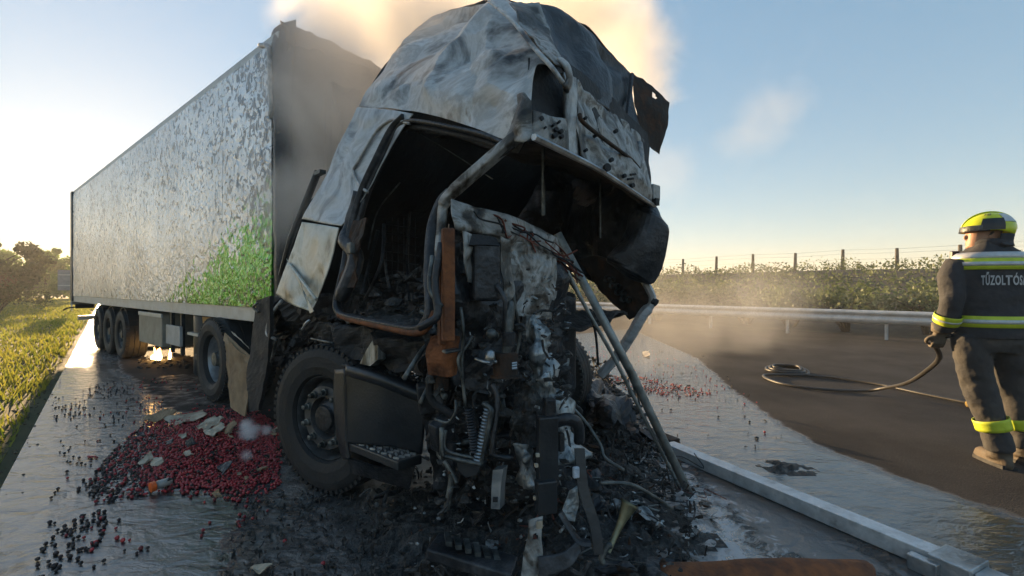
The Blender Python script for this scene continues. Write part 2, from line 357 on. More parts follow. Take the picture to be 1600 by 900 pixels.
# wetness map (where water lies), soot map, foam map in ground metres
wet_right = gpoly([(860, 512), (990, 516), (1090, 560), (1150, 612), (1210, 655), (1290, 700), (1400, 742), (1500, 778), (1640, 822), (1900, 960), (1700, 1400), (700, 1400), (700, 900), (860, 600)])
wet_left = gpoly([(-120, 780), (90, 533), (135, 505), (160, 500), (190, 560), (300, 628), (420, 700), (700, 1000), (600, 1500), (-400, 1500), (-60, 960)])
damp_mid = gpoly([(150, 560), (200, 530), (420, 560), (450, 660), (300, 660), (190, 650)])
under = gpoly([(200, 535), (420, 545), (440, 660), (200, 640)])
soot_z = gpoly([(430, 640), (420, 760), (380, 830), (330, 1100), (1150, 1100), (1110, 880), (1080, 800), (1020, 700), (960, 640), (880, 560), (500, 540)])
soot_r = gpoly([(1060, 690), (1130, 720), (1350, 820), (1480, 1000), (1330, 1000), (1180, 850), (1080, 760)])
foam_z = gpoly([(1010, 690), (1100, 720), (1180, 800), (1260, 870), (1300, 960), (1000, 960), (990, 820), (980, 730)])
foam_l = gpoly([(470, 620), (470, 900), (420, 900), (400, 820)])
def smap(d, e): return max(0, min(1, .5 + d / (2 * e)))
def road_mesh():
    ss = [-14 + i * 2 for i in range(5)] + [-5 + i * .1 for i in range(200)] + [15 + i * 1.0 for i in range(40)] + [60, 80, 110, 150, 200, road_end]
    ns = [KERB + i * .1 for i in range(161)]; ns[-1] = RAIL + 1.2
    vs, A = [], ([], [], [])
    for s_ in ss:
        for n_ in ns:
            p = Q(s_, n_); 
            cam_z = .025 * 0
            vs.append(p)
            wl_, wr_ = polydist(p.x, p.y, wet_left), polydist(p.x, p.y, wet_right)
            w = max(smap(wl_, .5), smap(wr_, .22))
            dm = smap(polydist(p.x, p.y, damp_mid), .6); w = w * (1 - .42 * dm)
            w = max(w, .62 * smap(polydist(p.x, p.y, soot_z), .8), .47 * smap(polydist(p.x, p.y, under), .4))
            if s_ > 9: w = max(w, .55) if n_ < .2 else w * max(.25, 1 - (n_ - .2) * .5)
            A[0].append(w)
            A[1].append(max(smap(polydist(p.x, p.y, soot_z), .5), .75 * smap(polydist(p.x, p.y, soot_r), .2)))
            A[2].append(max(smap(polydist(p.x, p.y, foam_z), .4) * .75, 0))
    w_ = len(ns); fs = [(j * w_ + i, j * w_ + i + 1, (j + 1) * w_ + i + 1, (j + 1) * w_ + i) for j in range(len(ss) - 1) for i in range(w_ - 1)]
    fs = [tuple(reversed(f)) for f in fs]
    o = MB().add(vs, fs).build('road', 'road')
    for nm, arr in zip(('wet', 'soot', 'foam'), A):
        at = o.data.attributes.new(nm, 'FLOAT', 'POINT'); at.data.foreach_set('value', arr)
    tag(o, kind='structure')
    return o
road_mesh()
# ground sheet under everything
m = mat('ground_soil', [(.3, (.03, .03, .012)), (.55, (.06, .06, .022)), (.75, (.10, .085, .04))], .8, 9, (.9, 1), 0, .5, 6)
tag(MB().add([(-700, -200, -.06), (700, -200, -.06), (700, 900, -.06), (-700, 900, -.06)], [(0, 1, 2, 3)]).build('ground', 'ground_soil'), kind='structure')
# left verge: a soil strip, then grass climbing gently
def verge_z(n, s): 
    d = max(0, KERB - .02 - n); return -.03 + .05 * min(1, d / .5) + .05 * d * min(1, max(0, d / 6)) * .55 + .03 * noise.noise(Vector((n * .9, s * .5, 0)))
def verge():
    ss = [-6 + i * .5 for i in range(60)] + [24 + i * 3 for i in range(60)]; ns = [KERB - (i / 40) ** 1.8 * 40 for i in range(41)]
    vs = [Q(s_, n_, verge_z(n_, s_)) for s_ in ss for n_ in ns]; w = len(ns)
    o = MB().add(vs, [(j * w + i, j * w + i + 1, (j + 1) * w + i + 1, (j + 1) * w + i) for j in range(len(ss) - 1) for i in range(w - 1)]).build('verge', 'ground_soil', smooth=True)
    tag(o, kind='structure')
    mb = MB(); rnd = random.Random(3)
    for i in range(60000):
        u = rnd.random(); s_ = 3 + u * u * 70; n_ = KERB - .10 - rnd.random() ** 1.4 * (5 + s_ * .5)
        if noise.noise(Vector((s_ * .7, n_ * 1.3, 5))) + rnd.random() * .9 - min(1.0, (KERB - n_ - .05) * 1.6) > .2: continue
        p = Q(s_, n_, verge_z(n_, s_) - .01); h = rnd.uniform(.04, .13) * (1 + s_ * .012); wd_ = (.004 + .0011 * s_) * rnd.uniform(.7, 1.4); a = rnd.random() * 6.28
        d = Vector((math.cos(a), math.sin(a), 0)); l = Vector((rnd.uniform(-.6, .6), rnd.uniform(-.6, .6), 0)) * h
        mb.add([p - d * wd_, p + d * wd_, p + l + Vector((0, 0, h))], [(0, 1, 2)])
    tag(mb.build('grass', 'grass_blade'), 'short sunlit grass growing on the left road verge', 'grass', kind='stuff')
verge()
# soil heaped at the ragged road edge
mb = MB(); rnd = random.Random(5)
for i in range(1300):
    s_ = 1 + rnd.random() ** 1.6 * 26; n_ = KERB - .14 + rnd.gauss(0, .10); r = rnd.uniform(.003, .013)
    mb.rock(Q(s_, n_, .0), r, i, 1, (1, 1, .7))
tag(mb.build('gravel', 'earth'), 'loose soil and stones along the road edge', 'gravel', kind='stuff')
# embankment behind the rail
def bank_z(n):
    if n < 19: return -.02 + .05 * (n - 16.7) / 2.3
    if n < 29: return .05 + 2.3 * ((n - 19) / 10) ** .9
    return 2.35 + .02 * (n - 29)
def bank():
    ns = [16.6 + i * .7 for i in range(20)] + [32, 40, 70, 160]; ss = [-30 + i * 2 for i in range(60)] + [95, 120, 160, 220, 300]
    vs = [Q(s_, n_, bank_z(n_) + .12 * noise.noise(Vector((s_ * .3, n_ * .3, 2))) - .05) for s_ in ss for n_ in ns]; w = len(ns)
    tag(MB().add(vs, [tuple(reversed((j * w + i, j * w + i + 1, (j + 1) * w + i + 1, (j + 1) * w + i))) for j in range(len(ss) - 1) for i in range(w - 1)]).build('embankment', 'earth', smooth=True), kind='structure')
bank()
def leaf(mb, p, sz, rnd, up=.3):
    a = Vector((rnd.gauss(0, 1), rnd.gauss(0, 1), rnd.gauss(up, .8))).normalized(); b = a.orthogonal().normalized()
    b = (Matrix.Rotation(rnd.random() * 6.28, 3, a) @ b); c = a.cross(b)
    mb.add([p - b * sz * .5, p + c * sz * .28, p + b * sz * .5, p - c * sz * .28], [(0, 1, 2, 3)])
# scrub covering the bank (uncountable)
mb = MB(); rnd = random.Random(8)
for i in range(38000):
    s_ = -14 + rnd.random() * 75; n_ = 20 + rnd.random() ** 1.1 * 10.5
    h = abs(noise.noise(Vector((s_ * .55, n_ * .55, 1)))) * 1.0
    leaf(mb, Q(s_, n_, bank_z(n_) + rnd.random() * (.15 + h)), rnd.uniform(.08, .2), rnd)
tag(mb.build('scrub', 'leaf_grey'), 'dense low scrub covering the embankment below the post fence', 'scrub', kind='stuff')
# dry weeds poking over the crest
mb = MB()
for i in range(260):
    s_ = -10 + rnd.random() * 50; n_ = 29 + rnd.random() * 2; p = Q(s_, n_, bank_z(n_)); h = rnd.uniform(.15, .5) * (1.5 if rnd.random() < .15 else 1)
    t = p + Vector((rnd.uniform(-.12, .12), rnd.uniform(-.1, .1), h)); mb.tube([p, t], [.012, .006], 3)
    for k in range(9): leaf(mb, p.lerp(t, rnd.uniform(.3, 1)) + Vector((rnd.gauss(0, .07), rnd.gauss(0, .07), 0)), .09, rnd)
tag(mb.build('weeds', 'leaf_grey'), 'tall dry weeds along the crest of the embankment', 'weeds', kind='stuff')

def shrub_parts(seed, w, h, leaves, lm, base):
    rnd = random.Random(seed); st = MB(); cr = MB()
    for k in range(7):
        a = rnd.random() * 6.28; e = Vector((math.cos(a) * w * .35, math.sin(a) * w * .35, h * .55))
        pts = spline([Vector((math.cos(a) * .08, math.sin(a) * .08, -.06)), e * .5 + Vector((0, 0, .05)), e], 4)
        st.tube(pts, [.05 - .035 * i / (len(pts) - 1) for i in range(len(pts))], 5)
        for j in range(3):
            q = e + Vector((rnd.gauss(0, w * .2), rnd.gauss(0, w * .2), rnd.uniform(.0, h * .3))); st.tube([pts[-2], q], [.018, .006], 4)
    cl = [(Vector((rnd.gauss(0, w * .27), rnd.gauss(0, w * .27), h * rnd.uniform(.42, .85))), rnd.uniform(.16, .30) * w) for _ in range(10)]
    for i in range(leaves):
        c, r = rnd.choice(cl); d = Vector((rnd.gauss(0, 1), rnd.gauss(0, 1), rnd.gauss(0, .8))).normalized() * r * rnd.random() ** .4
        p = c + d
        if p.z > base: leaf(cr, p, rnd.uniform(.09, .19), rnd)
    return st, cr
protos = []
for k in range(4):
    st, cr = shrub_parts(20 + k, 2.3, (1.35, 1.6, 1.2, 1.5)[k], 1500, 'leaf', .35)
    me = []
    for nm, q, mm in (('stem', st, 'bark'), ('crown', cr, 'leaf_grey')):
        o = q.build(nm, mm); me.append(o.data); bpy.data.objects.remove(o)
    protos.append(me)
rnd = random.Random(9); k = 0
s_ = -6
while s_ < 60:
    n_ = 18.3 + rnd.uniform(-.5, .9)
    p = Q(s_, n_, bank_z(n_) - .03)
    t = thing('shrub', 'grey green shrub with dark bare stems behind the steel guardrail', 'shrub', p, 'shrubs behind the guardrail')
    t.rotation_euler = (0, 0, rnd.random() * 6.28); t.scale = (rnd.uniform(.85, 1.2),) * 3
    for nm, me in zip(('stem', 'crown'), protos[k % 4]):
        o = bpy.data.objects.new(nm, me); sc.collection.objects.link(o); o.parent = t
    k += 1; s_ += rnd.uniform(1.3, 2.0) * (1 if s_ < 25 else 2)
# guardrail
gr = thing('guardrail', 'galvanised steel guardrail along the far edge of the road', 'guardrail', Q(5, RAIL))
prof = [(0, .78), (-.05, .76), (-.075, .70), (-.05, .66), (-.005, .625), (-.05, .59), (-.075, .53), (-.05, .45), (0, .42)]
rb = MB(); ends = (-16, 120)
for a, b in [(-16 + i * 4.0, -16 + (i + 1) * 4.0) for i in range(34)]:
    vs = [Q(s_, RAIL + (dn if s_ == a else dn - .004), z if s_ == a else z) for s_ in (a, b + .12) for dn, z in prof]; n = len(prof)
    MB().add(vs + [v + RN * .004 for v in vs], [(i, i + 1, n + i + 1, n + i) for i in range(n - 1)] + [tuple(reversed((2 * n + i, 2 * n + i + 1, 3 * n + i + 1, 3 * n + i))) for i in range(n - 1)]).build('rail', 'galvanised', gr, smooth=True)
for i in range(-6, 46):
    s_ = 2.64 + i * 2.38
    MB().box(Q(s_, RAIL + .12, .34), (.06, .11, .84), (RD, RN, Vector((0, 0, 1)))).box(Q(s_, RAIL + .035, .62), (.09, .07, .2), (RD, RN, Vector((0, 0, 1)))).build('post', 'galvanised', gr)
# fence on the bank
fe = thing('wire_fence', 'wire fence on leaning wooden posts along the top of the embankment', 'fence', Q(8, 30, bank_z(30)))
rnd = random.Random(4); tops = []
for i in range(-4, 26):
    s_ = 4.64 + 2.31 * i; l = Vector((rnd.uniform(-.05, .05), rnd.uniform(-.03, .03), 0)); p = Q(s_, 30, bank_z(30) - .15); t = p + l + Vector((0, 0, 1.2 + rnd.uniform(-.05, .08)))
    MB().tube([p, p.lerp(t, .5) + l * .2, t], [.09, .085, .075], 7).build('post', 'wood_post', fe); tops.append((p, t))
for hgt in (.55, .8, .97):
    MB().tube([p.lerp(t, hgt) - RN * .05 for p, t in tops], .006, 3).build('wire', 'galvanised', fe)

# ------------------------------------------------------------------ trees and sign on the left
def tree(name, label, base, h, w, seed, lm, trunk_h=.35, leaves=5000, lsz=(.2, .42), group=None, lobes=26):
    rnd = random.Random(seed); t = thing(name, label, 'tree', base, group); B = Vector(base); tr = MB(); cr = MB()
    top = B + Vector((rnd.uniform(-.05, .05) * w, 0, h * .8))
    tr.tube(spline([B + Vector((0, 0, -.1)), B.lerp(top, .35) + Vector((.05 * w, 0, 0)), top], 5), [.035 * h * (1 - .085 * i) for i in range(11)], 8)
    cl = []
    for k in range(lobes):
        a = rnd.random() * 6.28; z = trunk_h + (1 - trunk_h) * rnd.random(); rr = w * .5 * (1 - abs(z - .55) ** 1.6 * 1.6) * rnd.uniform(.5, 1)
        c = B + Vector((math.cos(a) * rr, math.sin(a) * rr, h * z * .93)); cl.append((c, rnd.uniform(.09, .17) * w))
        tr.tube([B.lerp(top, max(.2, z - .25)), c], [.012 * h, .004 * h], 5)
    for i in range(leaves):
        c, r = rnd.choice(cl); d = Vector((rnd.gauss(0, 1), rnd.gauss(0, 1), rnd.gauss(0, .7))).normalized() * r * rnd.random() ** .45
        leaf(cr, c + d, rnd.uniform(*lsz), rnd)
    tr.build('trunk', 'bark', t, smooth=True); cr.build('crown', lm, t)
gb = lambda px, Y, z=0: Vector(((px - 800) / F * Y, Y, z))
tree('tree', 'tall dark branching tree rising above the hazy trees at the verge', gb(-22, 30, .3), 5.0, 6.0, 41, 'leaf_dark', .3, 5200)
tree('tree', 'broad hazy round tree between the dark branching tree and the small pointed one', gb(40, 44, .4), 4.6, 6.2, 42, 'leaf', .12, 6500)
tree('tree', 'small hazy tree with a pointed top next to the grey road sign', gb(72, 46, .4), 5.2, 3.6, 43, 'leaf', .1, 4500)
tree('tree', 'low bushy hazy tree behind the grey road sign', gb(100, 52, .4), 3.6, 4.0, 44, 'leaf', .08, 3500)
tree('tree', 'wide far hazy tree at the edge of the field behind the round tree', gb(10, 62, .4), 6.0, 9.0, 45, 'leaf', .1, 6000)
def bush(name, label, base, w, h, seed, lm, leaves):
    t = thing(name, label, 'bush', base); st, cr = shrub_parts(seed, w, h, leaves, lm, .05)
    st.build('stem', 'bark', t, local=True); cr.build('crown', lm, t, local=True)
bush('bush', 'dark rounded bush on the grass verge below the reddish one', gb(-8, 21, .25), 2.2, 1.3, 51, 'leaf_dark', 2600)
bush('bush', 'reddish leaved bush behind the dark rounded bush on the verge', gb(-16, 24, .3), 1.7, 1.7, 52, 'leaf_red', 2200)
sg = thing('road_sign', 'back of a grey rectangular road sign on a thin pole', 'sign', gb(112, 26, .02))
p = gb(112, 26, -.05); ax = (Vector((.75, .66, 0)), Vector((-.66, .75, 0)), Vector((0, 0, 1)))
MB().tube([p, p + Vector((0, 0, 2.3))], .035, 8).build('pole', 'galvanised', sg)
MB().box(p + Vector((-.2, 0, 1.87)), (.85, .02, 1.15), ax).build('plate', 'sign_back', sg, bevel=.006)
for dz in (.3, -.3): MB().box(p + Vector((-.2, -.02, 1.87 + dz)) - ax[1] * .03, (.8, .03, .05), ax).build('bracket', 'galvanised', sg)

# ------------------------------------------------------------------ wheels
ZV = Vector((0, 0, 1))
def wheel(parent, center, axis, r=.5, wdt=.3, tyre='rubber', rimm='alloy', nuts=True, deep=False, name='wheel'):
    # axis points outwards; rim mesh is the part, tyre / hub / nuts its sub-parts; built around the world centre
    c = Vector(center); A = Vector(axis).normalized(); h = wdt / 2; R_ = r * .575
    rim = MB().lathe([(R_, -h * .9), (R_ * 1.02, h * .72), (R_ * .97, h * .78), (R_ * .93, h * .6), (R_ * .90, h * (-.3 if deep else .2)), (R_ * .80, h * (-.3 if deep else .45)), (R_ * .74, h * (-.2 if deep else .72)), (R_ * .50, h * (-.2 if deep else .76)), (R_ * .46, h * (.1 if deep else .4)), (.02, h * (.1 if deep else .4))], c, A, 44).build(name, rimm, parent, smooth=True)
    rim.data.set_sharp_from_angle(angle=R(35))
    prof = [(R_, h * .80), (R_ * 1.03, h * .95), (r * .70, h * 1.04), (r * .84, h * 1.05), (r * .93, h * .98), (r * .975, h * .84), (r, h * .66), (r, h * .28), (r * .975, h * .27), (r * .975, h * .21), (r, h * .2), (r, -h * .2), (r * .975, -h * .21), (r * .975, -h * .27), (r, -h * .28), (r, -h * .7), (r * .95, -h * .95), (r * .8, -h * 1.04), (R_, -h * .9)]
    ty = MB().lathe(prof, c, A, 64, close=True)
    B = A.orthogonal().normalized(); D = A.cross(B)
    for k in range(60):                                       # shoulder tread blocks
        th = 2 * math.pi * k / 60; rd = B * math.cos(th) + D * math.sin(th); tg = A.cross(rd)
        for sgn in (1, -1): ty.box(c + rd * (r * .966) + A * (sgn * h * .76), (r * .05, r * .055, h * .42), (rd, tg, A))
    ty.build('tyre', tyre, rim)
    hb = MB().lathe([(R_ * .44, 0), (R_ * .42, h * .55), (R_ * .30, h * .72), (R_ * .28, h * .86), (R_ * .1, h * .9), (.004, h * .9)], c, A, 28).build('hub', 'soot_sheen' if rimm != 'alloy' else 'dull_tube', rim, smooth=True)
    hb.data.set_sharp_from_angle(angle=R(30))
    if nuts:
        for k in range(10):
            th = 2 * math.pi * (k + .3) / 10; q = c + (B * math.cos(th) + D * math.sin(th)) * R_ * .61 + A * h * (-.2 if deep else .75)
            MB().lathe([(.026, 0), (.026, .016), (.019, .018), (.017, .045), (.003, .05)], q, A, 8).build('wheel_nut', 'dull_tube', rim)
    return rim

# ------------------------------------------------------------------ semi-trailer
def trailer_material():
    m = bpy.data.materials.new('trailer_side'); m.use_nodes = True; nt = m.node_tree; L = nt.links; nd = nt.nodes; b = nd['Principled BSDF']
    tc = nd.new('ShaderNodeTexCoord')
    at = nd.new('ShaderNodeAttribute'); at.attribute_name = 'green'; ao = nd.new('ShaderNodeAttribute'); ao.attribute_name = 'soot'
    def nz(s, d=6, r=.6, di=0):
        n = nd.new('ShaderNodeTexNoise'); n.inputs['Scale'].default_value = s; n.inputs['Detail'].default_value = d; n.inputs['Roughness'].default_value = r; n.inputs['Distortion'].default_value = di
        L.new(tc.outputs['Object'], n.inputs['Vector']); return n.outputs['Fac']
    def ma(op, x, y):
        n = nd.new('ShaderNodeMath'); n.operation = op
        for i, q in enumerate((x, y)):
            if isinstance(q, (int, float)): n.inputs[i].default_value = q
            else: L.new(q, n.inputs[i])
        return n.outputs[0]
    def ss(v, a, c):
        n = nd.new('ShaderNodeMapRange'); n.interpolation_type = 'SMOOTHSTEP'; n.inputs[1].default_value = a; n.inputs[2].default_value = c; L.new(v, n.inputs[0]); return n.outputs[0]
    def mix(f, x, y):
        n = nd.new('ShaderNodeMix'); n.data_type = 'RGBA'; L.new(f, n.inputs[0])
        for s_, q in ((6, x), (7, y)):
            if isinstance(q, tuple): n.inputs[s_].default_value = (*q, 1)
            else: L.new(q, n.inputs[s_])
        return n.outputs[2]
    base = mix(ss(nz(.7, 5), .35, .65), (.50, .53, .56), (.70, .73, .76))
    gm = ss(ma('ADD', at.outputs['Fac'], ma('MULTIPLY', ma('SUBTRACT', nz(8, 5, .6, 1.0), .5), 1.3)), .45, .55)
    col = mix(gm, base, (.07, .36, .01))
    sp = ss(ma('ADD', ao.outputs['Fac'], ma('MULTIPLY', ma('SUBTRACT', nz(9, 4, .55, 1.2), .5), 2.4)), .52, .68)
    col = mix(ma('MULTIPLY', sp, .78), col, (.022, .026, .028))
    L.new(col, b.inputs['Base Color']); b.inputs['Roughness'].default_value = .2; b.inputs['Metallic'].default_value = .45
    bp = nd.new('ShaderNodeBump'); bp.inputs['Strength'].default_value = 1; bp.inputs['Distance'].default_value = .03
    L.new(nz(11, 4, .5, 1), bp.inputs['Height']); L.new(bp.outputs[0], b.inputs['Normal'])
    MATS['trailer_side'] = m
trailer_material()
TLN, TZ0, TZ1, TW = 12.5, 1.03, 4.0, 2.55
tr = thing('semi_trailer', 'long pale box semi trailer with green graphic and soot stained side', 'trailer', T(6, 1.27, 0))
AX = (TF, TL, ZV)
def tbox(name, m, k0, k1, w0, w1, z0, z1, bevel=.006, parent=None):
    return MB().box(T((k0 + k1) / 2, (w0 + w1) / 2, (z0 + z1) / 2), (abs(k1 - k0), abs(w1 - w0), abs(z1 - z0)), AX).build(name, m, parent or tr, bevel=bevel)
# side wall in flat panels with upright joints
npan = 9
for i in range(npan):
    k0 = .16 + (TLN - .3) * i / npan; k1 = .16 + (TLN - .3) * (i + 1) / npan - .008
    nu, nv = 12, 22; mb = MB(); g, so_ = [], []
    rows = [[T(k0 + (k1 - k0) * a / 2, 0, TZ0 + .14 + (TZ1 - TZ0 - .24) * b_ / 3) for a in range(3)] for b_ in range(4)]
    mb.sheet(rows, nu, nv, .012 if i < 5 else .006, 1.6, 0, 3, .03)
    o = mb.build('side_panel', 'trailer_side', tr, smooth=False)
    for v in mb.v:
        d = v - T0; k = -d.dot(TF); z = v.z
        g.append(max(0, min(1, .5 + (1.15 - .30 * (k - .2) - (z - 1.0) * .95) * .55)) if k > .15 else 0)
        e = .34 + .13 * min(1, max(0, (z - 1.6) / 1.6)) + .22 * max(0, 1 - k / 1.6) + .16 * max(0, 1 - (z - 1.1) / .35)
        q = abs(z - 1.75) + abs(k - 4.6) * .18; e -= .28 * max(0, 1 - q)
        so_.append(max(0, e))
    for nm, arr in (('green', g), ('soot', so_)):
        a_ = o.data.attributes.new(nm, 'FLOAT', 'POINT'); a_.data.foreach_set('value', arr)
tbox('bottom_rail', 'galvanised', .05, TLN, -.012, .06, TZ0 - .02, TZ0 + .14)
tbox('top_rail', 'galvanised', .05, TLN, -.012, .06, TZ1 - .1, TZ1)
tbox('far_wall', 'grey_panel', .05, TLN, TW - .06, TW, TZ0, TZ1)
tbox('roof', 'grey_panel', .05, TLN, .06, TW - .06, TZ1 - .05, TZ1 - .01)
tbox('floor', 'soot', .05, TLN, .06, TW - .06, TZ0 - .02, TZ0 + .1)
tbox('rear_post', 'soot_sheen', TLN - .22, TLN + .02, -.05, .05, TZ0 + .0, TZ1 - .02)
tbox('rear_frame', 'grey_panel', TLN, TLN + .12, -.03, TW + .03, TZ0 - .1, TZ1 + .02)
for w0, w1 in ((.05, 1.26), (1.29, 2.5)): tbox('rear_door', 'grey_panel', TLN + .12, TLN + .16, w0, w1, TZ0 + .03, TZ1 - .08)
# burnt front wall bulging out, with warped corner post and charred cooling unit frame
MB().sheet([[T(-.02 - .12 * math.sin(math.pi * a / 4) * math.sin(math.pi * (b_ + .5) / 5), .04 + (TW - .08) * a / 4, TZ0 + (TZ1 - TZ0) * b_ / 4) for a in range(5)] for b_ in range(5)], 40, 44, .05, 2.6, .03, 4, .02).build('front_wall', 'soot_sheen', tr)
MB().sheet([[T(.16, -.012, TZ0 + .1), T(.02, -.03, TZ0 + .1), T(-.06, .08, TZ0 + .1)], [T(.16, -.012, 2.4), T(.0, -.05, 2.4), T(-.1, .06, 2.4)], [T(.17, -.01, 3.4), T(.03, -.06, 3.4), T(-.08, .07, 3.4)], [T(.35, .02, 4.02), T(.1, .0, 4.06), T(-.1, .1, 4.1)]], 8, 40, .012, 5, .01, 6, .01).build('corner_post', 'soot_sheen', tr, smooth=True)
MB().tube(spline([T(.10, -.05, 3.1), T(.11, -.06, 3.5), T(.2, -.04, 3.85), T(.5, 0, 4.0)], 6), .028, 8).build('corner_trim', 'ashed_steel', tr, smooth=True)
MB().sheet([[T(-.1, .0, 3.85), T(-.12, .5, 3.88), T(-.1, 1.3, 3.9), T(-.1, 2.5, 3.85)], [T(.0, .0, 4.1), T(-.02, .4, 4.06), T(.0, 1.2, 4.03), T(0, 2.5, 4.0)]], 30, 6, .04, 4, .02, 8, .01, .03).build('front_top_rail', 'soot', tr)
for w_ in (.4, 2.1):
    MB().tube([T(-.14, w_, 1.3), T(-.2, w_, 2.2), T(-.16, w_, 3.4)], .04, 6).build('cooling_unit_frame', 'soot', tr)
MB().sheet([[T(-.42, .35, 2.0), T(-.46, 1.2, 2.0), T(-.42, 2.2, 2.0)], [T(-.5, .35, 2.7), T(-.52, 1.2, 2.7), T(-.48, 2.2, 2.7)], [T(-.38, .35, 3.5), T(-.4, 1.2, 3.5), T(-.36, 2.2, 3.5)]], 22, 22, .06, 4, .04, 12, .04, .03).build('cooling_unit', 'soot', tr)
# chassis
for w_ in (.8, 1.75): tbox('chassis_beam', 'soot_sheen', .4, TLN, w_ - .06, w_ + .06, .72, TZ0 - .03)
for k_ in (6.9, 8.0, 9.1):
    for w_, sg_ in ((.16, -1), (TW - .16, 1)): wheel(tr, T(k_, w_, .47), TL * sg_, .47, .36, rimm='dull_tube', deep=True, nuts=(sg_ < 0))
    MB().tube([T(k_, .3, .47), T(k_, 2.25, .47)], .07, 8).build('axle', 'soot_sheen', tr)
    pts = [T(k_ + .51 * math.cos(t), .03, .47 + .53 * math.sin(t)) for t in [R(20 + 14 * i) for i in range(11)]]
    m_ = MB()
    for a, b_ in zip(pts, pts[1:]): m_.add([a, b_, b_ + TL * .34, a + TL * .34], [(0, 1, 2, 3)])
    o = m_.build('mudguard', 'black_plastic', tr); o.modifiers.new('s', 'SOLIDIFY').thickness = .012
tbox('pallet_box', 'beige_panel', 4.3, 5.7, .03, .6, .42, .95, .015)
tbox('pallet_box_lid', 'galvanised', 4.29, 5.71, .02, .05, .9, .965)
tbox('side_guard', 'grey_panel', 3.45, 4.15, .05, .09, .5, .8)
tbox('side_guard', 'soot_sheen', 2.3, 2.75, .04, .08, .38, .46)
for k_ in (3.55, 4.05): tbox('guard_bracket', 'soot_sheen', k_ - .03, k_ + .03, .09, .14, .36, TZ0 - .03)
MB().lathe([(.005, -.5), (.19, -.48), (.21, -.44), (.21, .44), (.19, .48), (.005, .5)], T(2.95, .3, .6), ZV, 28).build('air_tank', 'dark_plastic', tr, smooth=True)
MB().box(T(2.95, .3, .72), (.46, .46, .04), AX).build('tank_strap', 'galvanised', tr)
for w_ in (.55, 2.0):
    lg = MB().box(T(2.45, w_, .68), (.13, .13, .7), AX).build('landing_leg', 'soot_sheen', tr, bevel=.01)
    MB().box(T(2.45, w_, .02), (.3, .26, .03), AX).box(T(2.45, w_, .18), (.09, .09, .32), AX).build('foot_plate', 'soot_sheen', lg)
MB().prism([T(2.3, .1, .98), T(2.65, .1, .98), T(2.57, .1, .72), T(2.41, .1, .66), T(2.3, .1, .74)], TL * .02).build('orange_bracket', mat('amber_plate', [(.3, (.28, .13, .02)), (.7, (.45, .24, .05))], 6, 5, (.5, .7), 0, 0), tr)
MB().lathe([(.06, -.012), (.06, .012), (.03, .012), (.03, -.012)], T(2.47, .09, .84), TL, 20, close=True).build('bracket_ring', 'soot', tr)
tbox('pallet_box', 'soot_sheen', 3.2, 5.2, TW - .6, TW - .03, .2, .95, .015)  # added far-side box, blocks the bright road seen under the trailer
tbox('side_guard', 'soot_sheen', 1.2, 3.1, TW - .09, TW - .05, .2, .98)  # added far-side panel, keeps the view beneath the trailer dark
tbox('added_underside_block', 'soot', 3.4, 5.0, .9, 1.7, .3, .7, .05)  # added solid block, darkens the see-through gap below the trailer floor
tbox('rear_bumper', 'galvanised', TLN - .1, TLN + .05, .1, TW - .1, .5, .62)
for w_ in (.25, 2.3):
    lb = tbox('lamp_bar', 'black_plastic', TLN, TLN + .08, w_ - .2, w_ + .2, .82, .95)
    MB().box(T(TLN + .085, w_ - .05, .885), (.02, .14, .09), AX).build('rear_lamp', 'red_lamp', lb)
MB().tube([T(TLN - .2, .0, .86), T(TLN - .1, -.12, .84), T(TLN - .05, -.2, .78)], .02, 6).build('marker_arm', 'rubber', tr)

# ------------------------------------------------------------------ tractor unit, burnt out
tk = thing('truck_tractor', 'burnt out truck tractor with collapsed grey cab and bare front wheel', 'truck', (-.457, 3.954, 0))
TA = (UF, UR, ZV)
def TP(f, r, z): return Vector((-.457, 3.954, 0)) + UF * f + UR * r + ZV * z    # forward of front axle, towards near side, up
# wheels
steer = Matrix.Rotation(R(18), 3, 'Z')
wheel(tk, TP(0, 1.05, .5), steer @ UR, .5, .31, rimm='rim_dusty', name='front_wheel')
wheel(tk, TP(.0, -1.05, .5), -(steer @ UR), .5, .31, rimm='rim_dusty', nuts=False, name='front_wheel')
for r_, s_ in ((1.03, 1), (-1.03, -1)):
    wheel(tk, T0 - TF * 1.62 + TL * (1.275 - r_ * 1.08) + ZV * .51, -TL * s_, .51, .58, deep=True, name='drive_wheel')
# chassis rails
for r_ in (.42, -.42):
    MB().box(TP(-1.5, r_, .86), (4.6, .09, .27), TA).build('chassis_rail', 'soot', tk)
MB().tube([TP(0, -.95, .5), TP(0, -.4, .42), TP(0, .4, .42), TP(0, .95, .5)], .07, 8).build('front_axle', 'soot', tk)
MB().tube([T0 - TF * 1.62 + TL * .3 + ZV * .51, T0 - TF * 1.62 + TL * 2.3 + ZV * .51], .1, 8).build('rear_axle', 'soot', tk)
MB().lathe([(.5, 0), (.5, .1), (.44, .12), (.1, .1)], T(.9, 1.27, .9), ZV, 30).build('coupling_plate', 'soot', tk)
